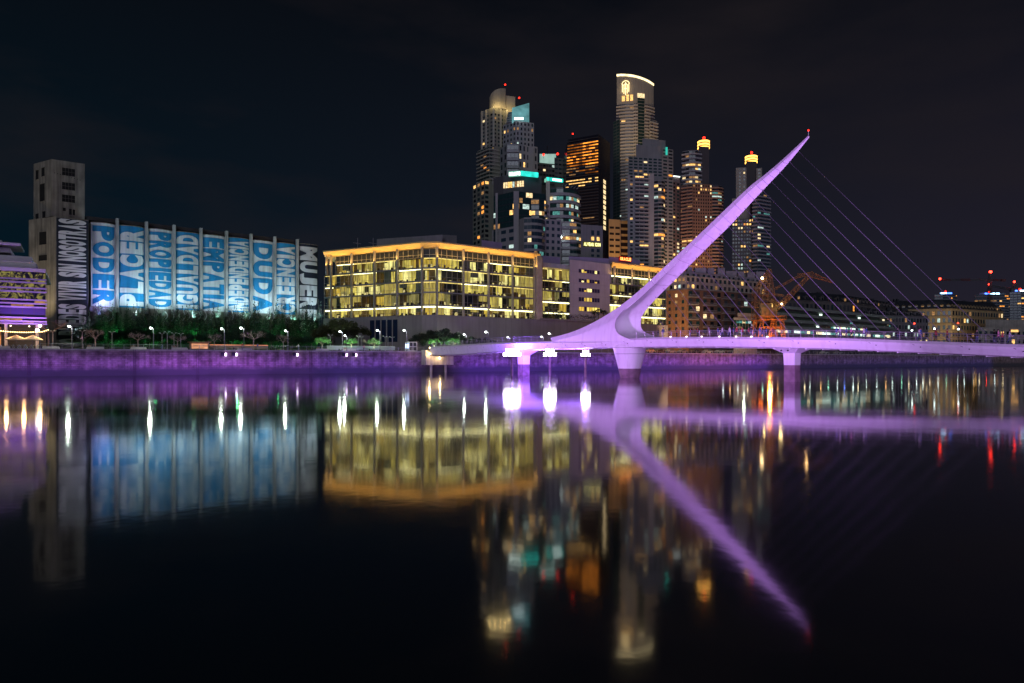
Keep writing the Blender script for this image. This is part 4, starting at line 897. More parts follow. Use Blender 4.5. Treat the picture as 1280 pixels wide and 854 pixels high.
# ---- twin towers at the left of the skyline
D = 430.
t = tower('tall olive-grey tower with a curved golden-lit crown, leftmost of the skyline', 612, D); wins = []; bal = {}
MA = clad('tower_olive', (.26, .26, .22)); MAd = clad('tower_olive_rib', (.36, .35, .30))
ww, zb, zt = body(t, [(602, 438), (617, D), (634, 436)], 20, 134, MA, Dref=D)
facade(ww[0], Z(183, D), zt - 3, 9, 3, wins, wu=.5, wz=.5, litp=.03); facade(ww[1], Z(183, D), zt - 3, 9, 4, wins, wu=.45, wz=.5, litp=.05, pal='cool')
ww, zb, z1 = body(t, [(597, 440), (612, D - 1), (627, 434)], 24, 183, MA, Dref=D)
for w_ in ww: facade(w_, Z(225, D), z1, 9, 4, wins, 'balcony', .8, .55, .06, 'mix', bal, MAd, pane=glass('pane_teal', (.02, .055, .06)))
ww, zb, z2 = body(t, [(591, 442), (606, D - 2), (630, 436)], 28, 226, MA, Dref=D)
facade(ww[0], GZ + 50, z2, 20, 3, wins, wu=.55, wz=.6, litp=.10, pal='amber', rowlit={19: .95, 13: .8, 14: .6, 8: .7}); facade(ww[1], GZ + 50, z2, 20, 5, wins, 'ribbon', .85, .55, .10, 'amber')
for px in (602.5, 608, 617, 626, 633):
    g = MB()
    q = hit(px, P(602, 438), P(617, D)) if px <= 617 else hit(px, P(617, D), P(634, 436)); g.box((q.x, q.y - .2, (Z(183, D) + zt) / 2), (1.3, .9, zt - Z(183, D)), MAd); g.build('rib', t)
cw = [P(611, 436)] + arc(P(612, 436), P(632, 434), 3.5, 8); g = MB(); pts = closeft(cw[1:], 9); n = len(pts); tops = [Z(117, D) + (Z(107.5, D) - Z(117, D)) * min(1, k / 8) ** .6 for k in range(9)] + [Z(107.5, D), Z(115, D)]
g.prism(pts, zt - .1, 0, clad('crown_stone', (.4, .37, .3)), tops); g.prism(closeft([P(632.5, 437), P(644, 439)], 5), Z(138, D), Z(114.2, D), clad('crown_stone', (.4, .37, .3))); g.build('crown', t)
beacon(t, 631.5, 106, 434)
place_windows(t, wins); place_balconies(t, bal)
D = 410.
t = tower('lilac-grey stepped tower with a slanted cyan-lit glass crown', 650, D); wins = []; bal = {}
MBt = clad('tower_lilac', (.33, .35, .36)); MBd = clad('tower_lilac_slab', (.42, .43, .45))
ww, zb, zt = body(t, [(629, 418), (645, D), (667.5, 414)], 20, 151, MBt, Dref=D)
facade(ww[0], Z(182, D), zt, 5, 4, wins, wu=.4, wz=.5, litp=.03, rowlit={3: .5}); facade(ww[1], Z(182, D), zt, 5, 5, wins, wu=.4, wz=.55, litp=.03, rowlit={3: .6})
ww, zb, z1 = body(t, [(625, 420), (634, D - .5), (648, D - .5), (672, 416)], 24, 180, MBt, Dref=D)
facade(ww[0], GZ + 60, z1, 14, 2, wins, wu=.35, wz=.6, litp=.02); facade(ww[1], GZ + 60, z1, 14, 3, wins, 'balcony', .9, .6, .02, 'cool', bal, MBd, pane=glass('pane_blue', (.03, .06, .09), .15)); facade(ww[2], GZ + 60, z1, 14, 5, wins, wu=.4, wz=.6, litp=.04)
g = MB(); a, b_ = P(633, 413), P(661, 415); d_ = Vector((0, 9)); CY = glow('crown_cyan', (.30, .80, .86), .36, .5, (.12, .12, .2))
z_a, z_b = Z(152, D), Z(124, D)
g.prism([P(640, 411.2), P(661.5, 415.5), P(659.5, 422), P(640, 422)], z_a - .2, 0, CY, [Z(134, D), Z(124.5, D), Z(124.5, D), Z(132, D)]); g.build('crown', t)
g = MB(); g.prism(closeft([P(640, 424), P(657, 426)], 5), z_a, Z(125, D), clad('crown_back', (.3, .28, .32))); g.build('crown_back', t)
for k in range(5): g = MB(); g.prism(closeft([P(632.5 + k * .5, 414), P(640, 412.5)], 4), Z(150.5 - k * 3, D), Z(149.6 - k * 3, D), MBd); g.build('crown_fin', t)
g = MB(); g.box(v3(P(648.5, 410), Z(148.3, D)), (5.5, .8, 1.2), glow('crown_white', (.8, 1, 1), 3)); g.build('crown_lamp', t)
beacon(t, 649, 122.5, 414)
place_windows(t, wins); place_balconies(t, bal)
# ---- dark glass office with teal roof sign in front of them
D = 350.
t = tower('dark teal glass office block with a bright teal rooftop fascia and lilac columns', 645, D, 'glass_office_block', 'office block'); wins = []; bal = {}
MG = surf('dark_cladding', (.035, .045, .06), .4, .2); ML = clad('column_lilac', (.38, .36, .38)); TP = glass('pane_teal', (.02, .055, .06)); BPn = glass('pane_blue', (.03, .06, .09), .15)
ww, zb, zt = body(t, [(617, 360), (645, D), (682, 356)], 30, 239, MG, Dref=D)
zlow = Z(283, D)
facade(ww[0], zlow, zt, 6, 7, wins, 'ribbon', .92, .8, .05, 'warm', pane=TP, rowlit={2: .25}); facade(ww[1], zlow, zt, 6, 9, wins, 'ribbon', .92, .8, .05, 'warm', pane=TP, rowlit={3: .15, 4: .1})
ww2, _, _ = body(t, [(615, 361), (644.5, D - 1), (653, D)], 10, 283, ML, Dref=D)
facade(ww2[0], GZ + 30, zlow, 9, 3, wins, 'ribbon', .6, .45, .12, 'cool', pane=BPn)
ww3, _, zt3 = body(t, [(617, 364), (629, 359), (655, 355), (677, 360)], 22, 217, clad('penthouse_dark', (.10, .10, .11)), Dref=355, ybot=240)
facade(ww3[1], Z(233.5, 355), Z(225.5, 355), 1, 9, wins, 'ribbon', .8, .9, .95, 'warm')
g = MB(); w_ = Wall(P(636, 352), P(651, 350.4)); w2_ = Wall(P(651, 350.4), P(673, 354)); TE = glow('fascia_teal', (.03, .75, .62), 1.3, .4, (.3, .3, .3))
w_.box(g, 0, w_.len, Z(220.0, 351), Z(213.8, 351), -1, 0, glow('fascia_mint', (.3, .75, .55), .8)); w2_.box(g, 0, w2_.len, Z(220.3, 352), Z(214.5, 352), -1, .05, TE); g.build('fascia', t)
g = MB(); sign(g, 'DELOITTE', w_, .2, w_.len - .3, Z(219.3, 351), Z(215.2, 351), .12, glow('sign_white', (.9, 1, .95), 4)); g.build('lettering', t)
for k in range(5): g = MB(); q = P(616 + k * 4, 364 - k); g.tube([v3(q, Z(228, 360)), v3(q, Z(221, 360)), v3(q + Vector((-1.4, 0)), Z(219.5, 360))], .14, MBd, 5); g.build('roof_bracket', t)
for x0, x1, y0, dd in ((619.3, 622.2, 241.5, 357.5), (642, 648.6, 239, 348.6)):
    g = MB(); g.prism(closeft([P(x0, dd), P(x1, dd - (.6 if x0 < 630 else -.2))], 3), GZ, Z(y0, dd), ML); g.build('column', t)
place_windows(t, wins)
D = 335.
t = tower('curved block of lilac balconies with dark blue glass, left of a plain windowed wall', 665, D, 'balcony_block', 'apartment block'); wins = []; bal = {}
pts = [P(649, 341)] + arc(P(655, 336), P(681, 341), 3.0, 4); ww, zb, zt = body(t, pts, 20, 272, ML, Dref=336)
for w_ in ww[1:]: facade(w_, GZ + 20, zt, 15, 2, wins, 'balcony', .96, .6, .05, 'cool', bal, MBd, pane=BPn, rowlit={9: .5, 7: .7})
pts = arc(P(664, 345), P(684, 350), 2.5, 3); ww, zb, zt2 = body(t, pts, 14, 249, MG, Dref=345)
for w_ in ww: facade(w_, zt, zt2, 4, 2, wins, 'balcony', .96, .7, .35, 'warm', bal := {}, MBd, pane=TP)
place_balconies(t, bal)
place_windows(t, wins)
t = tower('plain lilac-grey wall block with a grid of small square windows', 690, 332, 'apartment_block', 'apartment block'); wins = []
ww, zb, zt = body(t, [(681, 345), (701.5, 348)], 18, 274, ML, Dref=346)
facade(ww[0], GZ + 30, zt, 12, 3, wins, wu=.48, wz=.5, litp=.0, pane=BPn); place_windows(t, wins)
t = tower('green-lit glass office with a teal roof sign and one tall pale column', 700, 360, 'glass_office_block', 'office block'); wins = []; bal = {}
pts = [P(681, 366)] + arc(P(686, 360), P(724, 368), 5, 6); ww, zb, zt = body(t, pts, 24, 235, MG, Dref=360)
for w_ in ww[1:]: facade(w_, Z(300, 360), zt, 7, 2, wins, 'balcony', .95, .6, .10, 'cool', bal, clad('slab_pale', (.4, .4, .4)), pane=glass('pane_green', (.02, .07, .055), .15), rowlit={5: .85, 3: .35, 4: .3})
g = MB(); g.prism(closeft([P(682.5, 358), P(687.5, 358)], 3), Z(276, 358), Z(222, 358), clad('column_pale', (.6, .56, .48))); g.build('column', t)
w_ = Wall(P(680.5, 360), P(683.5, 357.4)); w2_ = Wall(P(683.5, 357.4), P(704, 361)); g = MB(); w_.box(g, 0, w_.len, Z(226, 357), Z(222, 357), -1, 0, glow('fascia_mint', (.3, .75, .55), .8)); w2_.box(g, 0, w2_.len, Z(226.6, 359), Z(222.4, 359), -1, 0, TE); w2_.box(g, w2_.len * .35, w2_.len * .9, Z(225.9, 359), Z(223.6, 359), 0, .05, glow('sign_white', (.9, 1, .95), 4)); g.build('fascia', t)
for k in range(6): g = MB(); q = P(703 + k * 3.6, 366); g.tube([v3(q, Z(236 + k * .8, 366)), v3(q, Z(231 + k, 366)), v3(q + Vector((.9, 0)), Z(229.6 + k, 366))], .16, MBd, 5); g.build('roof_bracket', t)
place_windows(t, wins); place_balconies(t, bal)
t = tower('low stack of curved balconies right of the small square windows', 715, 352, 'balcony_block', 'apartment block'); wins = []; bal = {}
ww, zb, zt = body(t, arc(P(702, 352), P(726.5, 356), 2.2, 3), 15, 277, clad('slab_pale', (.4, .4, .4)), Dref=352)
for i_, w_ in enumerate(ww): facade(w_, GZ + 20, zt, 14, 2, wins, 'balcony', .94, .55, .08, 'warm', bal, MBd, pane=TP, rowlit={11: .8, 6: .5})
g = MB(); g.ball(v3(P(700.5, 349), Z(296.5, 349)), .8, glow('lamp_cool', (.8, 1, .95), 12), 8); g.build('lamp', t)
place_windows(t, wins); place_balconies(t, bal)
# ---- set back block with pale lit top
D = 470.
t = tower('small far tower with a pale mint illuminated box on its roof between two red beacons', 685, D); wins = []
MK = clad('tower_moss', (.13, .14, .12))
ww, zb, zt = body(t, [(671, D), (701, 476)], 20, 203, MK); facade(ww[0], Z(232, D), zt, 5, 8, wins, 'ribbon', .8, .45, .04, 'warm')
ww, zb, zt = body(t, [(693, 464), (712, 468)], 20, 197, MK, Dref=464); facade(ww[0], Z(232, D), zt, 6, 4, wins, 'ribbon', .7, .4, .1, 'amber')
g = MB(); g.prism(closeft([P(674.5, 470), P(695, 474)], 8), Z(203, 470), 0, glow('roof_box_mint', (.55, .85, .75), .5, .4, (.1, .1, .1)), [Z(192.5, 470), Z(192.5, 474), Z(192.5, 474), Z(192.5, 470)]); g.build('roof_box', t)
beacon(t, 679.5, 193.5, 468, .8); beacon(t, 697, 192.5, 468, .8); g = MB(); g.tube([v3(P(684, 472), Z(193, 472)), v3(P(684, 472), Z(183, 472))], .25, BLK, 5); g.build('mast', t)
place_windows(t, wins)
# ---- dark slanted glass tower with amber top floors
D = 420.
t = tower('black glass tower with a slanted roof and fiery amber lit upper floors', 735, D, 'glass_tower', 'tower')
wins = []; g = MB(); top = [Z(178, D), Z(168, D), Z(181, D), Z(184, D)]
fl, fm, fr = P(700.5, 428), P(748, D), P(762.5, 440)
# leaning left edge: bottom footprint wider than the top
vb = [v3(P(697, 430), GZ), v3(fm, GZ), v3(fr, GZ), v3(fr + Vector((0, 20)), GZ), v3(P(697, 430) + Vector((0, 30)), GZ)]
vt = [v3(P(710, 430), Z(174.5, 430)), v3(fm, Z(168, D)), v3(fr, Z(179, 440)), v3(fr + Vector((0, 20)), Z(179, 440)), v3(P(710, 430) + Vector((0, 30)), Z(174.5, 430))]
BG_ = surf('black_glass', (.018, .018, .026), .18, .1)
g.add(vb + vt, [(4, 3, 2, 1, 0), (5, 6, 7, 8, 9), (1, 2, 7, 6), (2, 3, 8, 7), (3, 4, 9, 8), (4, 0, 5, 9)], BG_)
col = [(vb[0].lerp(vt[0], k / 40), vb[1].lerp(vt[1], k / 40)) for k in range(41)]; g.add([q_ for c_ in col for q_ in c_], [(2 * k, 2 * k + 1, 2 * k + 3, 2 * k + 2) for k in range(40)], BG_); g.build('wall', t)
AM = [glow('amber_bright', (1, .30, .03), 1.9, .7, (.15, .15, .5)), glow('amber_mid', (1, .28, .03), .5, .8, (.15, .15, .5)), glow('amber_dim', (.9, .24, .03), .16, .6, (.2, .2, .5))]
z_hi, z_lo = Z(171, D), Z(300, D); nf = 34
for f in range(nf):
    zf = z_hi - (z_hi - z_lo) * f / nf; fh = (z_hi - z_lo) / nf; tt = (zf - GZ) / (Z(174.5, 430) - GZ)
    a = v3(P(697, 430), zf).lerp(v3(P(710, 430), zf), min(1, tt)); w_ = Wall((a.x, a.y), fm); n = 10 - int(f > 20)
    for k in range(n):
        if zf > vt[0].z - 2 and k < 10 * (1 - (Z(168, D) - zf) / (Z(168, D) - vt[0].z)): continue
        if f < 9: m_ = AM[0] if (k > 4 + (f > 5) and R.random() < .8) or (f in (5, 6, 7) and R.random() < .55) else R.choice([AM[1], AM[2], AM[1]])
        elif f < 12: m_ = R.choice([AM[1], AM[2], BPn, lit('window_dim')])
        elif f in (13, 14, 15): m_ = lit('window_warm') if R.random() < (.7, .5, .15)[f - 13] else BPn
        elif f == 26 and 4 < k < 8: m_ = lit('window_dim')
        else: m_ = glass('pane_brown', (.03, .02, .02), .2)
        wins.append((w_, w_.len * k / n + .15, w_.len * (k + 1) / n - .15, zf - fh + .8, zf - .3, .55, m_, f < 12))
w_ = Wall(fm, fr)
for f in range(10): z_ = Z(225 + f * 6.4, 430); wins.append((w_, w_.len * .42, w_.len * .62, z_ - 2.3, z_, .08, lit('window_cream'), True))
place_windows(t, wins)
g = MB()
w_ = Wall(P(699, 430), fm)
for f in range(nf): zf = z_hi - (z_hi - z_lo) * f / nf - .35; tt = (zf - GZ) / (Z(174.5, 430) - GZ); a = v3(P(697, 430), zf).lerp(v3(P(710, 430), zf), min(1, tt)); w_ = Wall((a.x, a.y), fm); (w_.box(g, 0 if zf < vt[0].z else w_.len * .5, w_.len, zf - .25, zf + .25, -.1, .75, surf('spandrel', (.04, .035, .04))))
g.build('spandrel', t)
g = MB(); g.tube([v3(P(716, 432), Z(174, 432)), v3(P(716, 432), Z(167.5, 432))], .2, BLK, 5); g.ball(v3(P(716, 432), Z(167.5, 432)), .5, glow('beacon_red', (1, .02, .01), 5)); g.build('beacon', t)
# ---- grey block with the yellow sign
t = tower('plain grey block carrying a glowing yellow-white wall sign', 740, 330, 'sign_block', 'apartment block'); wins = []
w_ = Wall(P(726, 330), P(753.5, 334)); body(t, [(726, 330), (753.5, 334)], 20, 281, clad('grey_block', (.27, .26, .27)), Dref=331)
for px in (739, 746):
    for ya, yb_, l in ((288, 294, 0), (296, 300.5, 1), (311, 315, 0), (318, 321, 0)):
        a = (hit(px, w_.A, w_.B) - w_.A).length; wins.append((w_, a, a + 1.5, Z(yb_, 332), Z(ya, 332), .1, lit('window_warm') if l else BPn, bool(l)))
place_windows(t, wins)
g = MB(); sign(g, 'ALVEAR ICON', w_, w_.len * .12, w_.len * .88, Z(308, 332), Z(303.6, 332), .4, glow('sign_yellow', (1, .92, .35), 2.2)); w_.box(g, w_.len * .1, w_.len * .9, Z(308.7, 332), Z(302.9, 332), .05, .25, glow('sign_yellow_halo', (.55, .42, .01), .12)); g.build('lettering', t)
# ---- tall curved tower with crest and lit roof edge
D = 470.
t = tower('tallest tower, cream curved balconies under a plain sail-shaped top with a glowing roof edge', 795, D); wins = []; bal = {}
MC_ = clad('tower_cream', (.40, .34, .27)); MCs = clad('tower_cream_slab', (.55, .46, .38))
shell = arc(P(771, 474), P(817, 478), 4.5, 10); g = MB(); tops = [Z(92, 470) + (Z(101, 470) - Z(92, 470)) * (k / 10) ** 1.2 for k in range(11)]
g.prism(closeft(shell, 14), GZ, 0, MC_, tops + [tops[-1], tops[0]]); g.build('wall', t)
g = MB(); ES = glow('roof_edge_light', (1, .80, .42), 2.2, .4, (.3, .3, .3))
for k in range(10): a, b = shell[k], shell[k + 1]; w_ = Wall(a, b); vs = [w_.p(0, tops[k] - .3, .3), w_.p(w_.len, tops[k + 1] - .3, .3), w_.p(w_.len, tops[k + 1] + 1.1, .3), w_.p(0, tops[k] + 1.1, .3)]; vs += [w_.p(0, tops[k] - .3, -.3), w_.p(w_.len, tops[k + 1] - .3, -.3), w_.p(w_.len, tops[k + 1] + 1.1, -.3), w_.p(0, tops[k] + 1.1, -.3)]; g.add(vs, [(0, 1, 2, 3), (7, 6, 5, 4), (3, 2, 6, 7), (0, 4, 5, 1)], ES)
g.build('roof_edge_light', t)
zc = Z(127.5, 470)
for k in range(10):
    w_ = Wall(shell[k], shell[k + 1]); z1_ = Z(123.5, 470) if k < 4 else (Z(120, 470) if k in (5, 6) else Z(125, 470))
    if k in (5, 6): facade(w_, Z(300, 470), z1_, 44, 1, wins, 'ribbon', .98, .85, .0, pane=glass('pane_green_dark', (.02, .04, .035), .15)); wins.append((w_, 0, w_.len, Z(121, 470), Z(115.5, 470), .3, lit('window_cream'), True))
    elif k < 4:
        facade(w_, Z(300, 470), Z(128, 470), 42, 1, wins, 'balcony', .95, .55, .03, 'warm', bal, MCs, pane=glass('pane_grey', (.05, .055, .07), .3))
        if k > 0: wins.append((w_, .5, w_.len - .5, Z(125, 470), Z(118.5 - (k > 1), 470), .3, lit('window_warm'), True))
    else: facade(w_, Z(300, 470), Z(127, 470), 42, 2, wins, 'balcony', .5, .5, .02, 'warm', bal, MCs)
    if k == 4: pass
ww, _, z_ = body(t, [(766.5, 474), (775, 468)], 12, 150, clad('tower_dark_green', (.07, .085, .08)), Dref=470); facade(ww[0], Z(300, 470), z_, 38, 2, wins, 'ribbon', .8, .5, .0, pane=TP)
ww, _, z_ = body(t, [(812, 470), (821.5, 474)], 10, 149, MC_, Dref=470); facade(ww[0], Z(190, 470), z_, 10, 2, wins, 'balcony', .6, .5, .0, 'warm', bal, MCs)
# crest: a glowing ornament of arches and bars
w_ = Wall(shell[1], shell[3]); cu = (hit(782.2, w_.A, w_.B) - w_.A).length; cz = Z(105.8, 466); CG = glow('crest_light', (1, .74, .34), 3); g = MB()
def gp(x, y): return w_.p(cu + x, cz + y, 1.6)
for r_, zz_ in ((2.5, 2.2), (1.2, 1.2)): g.tube([gp(r_ * math.cos(a), zz_ + r_ * .9 * math.sin(a)) for a in [math.pi * k / 10 for k in range(11)]], .2, CG, 5)
for x, y0, y1 in ((-2.2, -3.3, 2.2), (-1.1, -4.4, 1.4), (0, -5.4, 3.4), (1.1, -4.4, 1.4), (2.2, -3.3, 2.2)): g.tube([gp(x, y0), gp(x, y1)], .2, CG, 5)
g.tube([gp(-1.1, -1), gp(1.1, -1)], .18, CG, 5); g.tube([gp(-2.4, 2.2), gp(-1.6, 1.4)], .18, CG, 5); g.build('crest', t)
place_windows(t, wins); place_balconies(t, bal)
t = tower('narrow sand-coloured block with dark window strips beside the tallest tower', 767, 400, 'apartment_block', 'apartment block'); wins = []
ww, zb, zt = body(t, [(761, 400), (775.5, 402)], 14, 274, clad('sand_block', (.62, .38, .16))); ww2, _, _ = body(t, [(775.5, 405), (785, 406)], 10, 276, clad('sand_block', (.62, .38, .16)))
facade(ww[0], GZ + 20, zt - 3, 16, 2, wins, 'ribbon', .75, .35, .0, pane=glass('pane_brown', (.03, .02, .02), .2)); facade(ww2[0], GZ + 20, zt - 1, 16, 1, wins, 'ribbon', .9, .6, .06, pane=glass('pane_brown', (.03, .02, .02), .2)); place_windows(t, wins)
# ---- grey green stepped residential tower
D = 380.
t = tower('broad grey-mauve residential tower stepping up to the right, with many lit windows', 808, D); wins = []; bal = {}
MGg = clad('tower_sage', (.26, .27, .26)); MGl = clad('tower_mauve', (.31, .32, .32)); MGs = clad('tower_mauve_slab', (.40, .40, .39))
body(t, [(803, 384), (832, 388)], 12, 173, MGg, Dref=384); body(t, [(795, 382), (825, 385)], 14, 181, MGg, Dref=382)
ww, zb, z1 = body(t, [(785.5, D), (828, 384)], 16, 195.5, MGg, Dref=D); facade(ww[0], Z(219, D), z1, 6, 7, wins, 'ribbon', .7, .5, .10, 'warm', pane=TP)
ww, zb, z1 = body(t, [(784.5, 376), (812, 378)], 18, 219, MGl, Dref=377)
facade(ww[0], GZ + 45, z1, 26, 1, wins, wu=.6, wz=.5, litp=.16, u0=1.0, u1=3.4); facade(ww[0], GZ + 45, z1, 26, 3, wins, 'balcony', .86, .5, .16, 'mix', bal, MGs, u0=4.2, u1=ww[0].len - .6)
ww, zb, z1 = body(t, [(812, 378), (817.5, 377.5)], 14, 217, MGs, Dref=378)
cv = arc(P(817.5, 378.5), P(831, 380.5), 2.2, 4); ww, zb, z1 = body(t, cv, 14, 226, MGl, Dref=379)
for w_ in ww: facade(w_, GZ + 45, z1, 25, 1, wins, 'ribbon', .95, .6, .05, 'mix', rowlit={20: .9, 14: .95, 10: .95, 3: .2})
ww, zb, z1 = body(t, [(828, 386), (841.5, 389)], 12, 186, MGg, Dref=387); facade(ww[0], GZ + 50, z1, 34, 2, wins, 'ribbon', .7, .45, .05, 'mix')
g = MB(); g.prism(closeft([P(832, 386), P(834.5, 386)], 2), Z(193, 386), Z(184, 386), glow('roof_box_teal', (.05, .7, .55), .8)); g.build('roof_lamp', t)
place_windows(t, wins); place_balconies(t, bal)
t = tower('slim dim tower with scattered lights between the mauve tower and the brown tower', 848, 400); wins = []
ww, zb, zt = body(t, [(831, 396), (840, 392), (855, 398)], 14, 228, clad('tower_mud', (.15, .12, .12)), Dref=395)
facade(ww[0], GZ + 40, zt, 28, 2, wins, 'ribbon', .6, .5, .05, 'mix'); facade(ww[1], GZ + 40, zt, 28, 3, wins, wu=.5, wz=.5, litp=.2, pal='mix')
g = MB(); g.prism(closeft([P(838.5, 394), P(850, 396)], 5), Z(229, 394), Z(228, 394) + 3.2, clad('tower_mud', (.15, .12, .12))); g.prism(closeft([P(838.5, 393), P(850, 395)], .5), Z(220.8, 394), Z(220, 394), glow('sign_white', (.9, 1, .95), 4)); g.build('roof_light', t)
place_windows(t, wins)
# ---- the pair with round glowing crowns
for (cx_, cy_, xs, lab, D) in ((879.5, 178, 0, 'brown tower with a round glowing golden crown, the left and taller of the crowned pair', 400.), (939, 196.5, 1, 'tower with a round glowing golden crown behind the stay cables, right of the pair', 440.)):
    t = tower(lab, cx_, D, group=None); wins = []; bal = {}
    MS = clad('shaft_brown', (.085, .075, .075)); c = P(cx_, D + 6); g = MB(); r_ = 7.2 * D / F; zt = Z(cy_ + 5, D)
    g.prism(closeft([P(cx_ - 6.2, D), P(cx_ + 6.8, D + 1)], 11), GZ, zt, MS); g.build('shaft', t)
    g = MB(); g.lathe((c.x, c.y, zt - .1), [(r_ * .9, 0), (r_ * .95, .3), (r_ * .95, 4.9), (r_ * .5, 5.6)], clad('crown_drum', (.5, .38, .22)), 24); g.build('crown', t)
    for k in range(3):
        g = MB(); g.lathe((c.x, c.y, zt + .3 + k * 1.75), [(r_ * .98, 0), (r_ * 1.04, .1), (r_ * 1.04, .85), (r_ * .98, .95)], glow('crown_gold', (1, .47, .08), 4.2), 24); g.build('crown_ring', t)
    beacon(t, cx_ + .5, cy_ - 5.6, D + 6, .8, 2)
    if not xs:
        ww, _, z_ = body(t, arc(P(853, D - 1), P(876, D - 2), 2.2, 3), 9, 190, clad('wing_grey', (.22, .21, .21)), Dref=D)
        for w_ in ww: facade(w_, Z(232, D), z_, 8, 2, wins, 'balcony', .92, .6, .10, 'warm', bal, MGs, rowlit={4: .8, 0: .7})
        MBr = clad('tower_brown', (.26, .15, .10)); ww, _, z_ = body(t, [(852, D - 8), (866, D - 12), (890, D - 10)], 18, 231, MBr, Dref=D - 10)
        facade(ww[0], GZ + 45, z_, 27, 2, wins, 'balcony', .8, .5, .13, 'mix', bal, clad('slab_brown', (.3, .2, .15))); facade(ww[1], GZ + 45, z_, 27, 8, wins, wu=.5, wz=.5, litp=.07, pal='warm', pane=glass('pane_black', (.012, .016, .022)), rowlit={26: .5, 25: .5, 24: .4})
        ww, _, z_ = body(t, arc(P(890, D - 10), P(903, D - 5), 2, 3), 16, 231, clad('wing_dark', (.10, .10, .12)), Dref=D - 10)
        for w_ in ww: facade(w_, GZ + 45, z_, 27, 1, wins, 'balcony', .95, .6, .04, 'cool', bal, clad('slab_brown', (.3, .2, .15)), rowlit={24: .9, 23: .6})
    else:
        MI = clad('wing_ivory', (.38, .34, .28))
        ww, _, z_ = body(t, [(920, D - 2), (933, D - 3)], 10, 211, MI, Dref=D); facade(ww[0], Z(250, D), z_, 9, 2, wins, wu=.35, wz=.5, litp=.15, u0=1)
        ww, _, z_ = body(t, [(945.5, D - 1), (952.5, D - 2)], 10, 211, MI, Dref=D); facade(ww[0], Z(240, D), z_, 7, 1, wins, wu=.4, wz=.5, litp=.0)
        ww, _, z_ = body(t, [(915, D - 12), (943, D - 14)], 18, 274, clad('tower_umber', (.14, .12, .12)), Dref=D - 12)
        facade(ww[0], GZ + 40, z_, 20, 8, wins, 'ribbon', .6, .5, .13, 'mix', rowlit={16: .5, 18: .15})
        g = MB(); g.prism(closeft([P(915, D - 4), P(938, D - 4)], 10), GZ, Z(250, D), MI); g.build('wall', t)
        ww, _, z_ = body(t, [(941, D - 16)] + [(947, D - 18), (962, D - 12)], 18, 243, clad('tower_slate', (.14, .16, .20)), Dref=D - 14)
        for w_, nb in zip(ww, (2, 4)): facade(w_, GZ + 40, z_, 27, nb, wins, 'balcony', .9, .6, .08, 'cool', bal, clad('slab_slate', (.24, .25, .3)), pane=BPn)
    place_windows(t, wins); place_balconies(t, bal)
# ================================================================= right-hand waterfront
BRK = surf('brick_orange', (.36, .17, .075), .85, .2, 1.2, streak=.15); BRKD = surf('brick_shaded', (.16, .085, .06), .85, .2, 1.2, streak=.15); STN = surf('stucco_beige', (.42, .36, .30), .8, .15, .3, streak=.2)
t = tower('orange brick apartment block with beige set-back attic floors and long rows of balconies', 850, 285, 'brick_apartment_block', 'apartment block'); wins = []; bal = {}
b0, b1, b2 = P(833, 291), P(858, 284), P(975, 312)
ww, zb, zt = body(t, [b0, b1, b2], 34, 0, BRK, ztop=Z(362, 285))
g = MB(); w_ = Wall(b1, b2); w_.box(g, 1.2, w_.len, GZ, zt - .05, -.2, .25, BRKD); g.build('side_wall', t)  # side wall in a darker brick, its shade put into the colour
facade(ww[0], Z(415, 285), zt - .8, 6, 3, wins, wu=.34, wz=.5, litp=.22, pal='mix', proud=.1)
zlo = Z(418, 285)
facade(ww[1], zlo, zt, 6, 14, wins, wu=.45, wz=.6, litp=.12, pal='mix', proud=.35)
for f in range(6):
    zf = zlo + (zt - zlo) * f / 6
    for u0, u1 in ((.5, 5.5), (9, 16), (20, 27), (31, 38), (42, 49)):
        g = MB(); ww[1].box(g, u0, u1, zf - .2, zf + .1, .2, 1.6, STN if u0 < 6 else surf('stucco_grey', (.26, .24, .25)))
        ww[1].box(g, u0, u1, zf + .85, zf + .95, 1.5, 1.58, RG)
        for k in range(int((u1 - u0) / .6) + 1): ww[1].box(g, u0 + k * .6, u0 + k * .6 + .05, zf + .1, zf + .9, 1.5, 1.56, RG)
        g.build('balcony', t)
for i, (ya, yb_, s_) in enumerate(((345, 361, 2.2), (337.5, 347, 5.0))):
    g = MB(); pts = [b0 + Vector((s_ * .8, s_)), b1 + Vector((s_ * .2, s_ * 1.2)), b2 + Vector((-s_, s_ * 1.2))]; g.prism(closeft(pts, 26), zt if i == 0 else Z(347, 288), Z(ya, 288) if i == 0 else Z(339, 290), STN if i == 0 else surf('attic_grey', (.30, .27, .31))); g.build('attic', t)
    w0, w1 = Wall(pts[0], pts[1]), Wall(pts[1], pts[2])
    if i == 0: facade(w0, zt + .3, Z(345, 288), 2, 4, wins, wu=.5, wz=.5, litp=.6, pal='mix'); facade(w1, zt + .3, Z(345, 288), 2, 20, wins, wu=.5, wz=.55, litp=.10)
    else: facade(w1, Z(346, 290), Z(340, 290), 1, 16, wins, wu=.5, wz=.6, litp=.12)
for k in range(9):
    g = MB(); q = b1.lerp(b2, .04 + k * .11) + Vector((-3, 9)); g.box((q.x, q.y, Z(337, 294)), (R.uniform(2, 5), 3, R.uniform(2, 4.5)), surf('attic_grey', (.30, .27, .31))); g.build('roof_hut', t)
g = MB()
for k in range(30):
    q = b1.lerp(b2, k / 30) + Vector((-1, 2.6)); g.tube([v3(q, Z(345, 288)), v3(q, Z(345, 288) + 1.1)], .05, RG, 4)
g.tube([v3(b1 + Vector((-1, 2.6)), Z(345, 288) + 1.1), v3(b2 + Vector((-1, 2.6)), Z(345, 288) + 1.1)], .05, RG, 4); g.build('railing', t)
place_windows(t, wins, trim=STN)
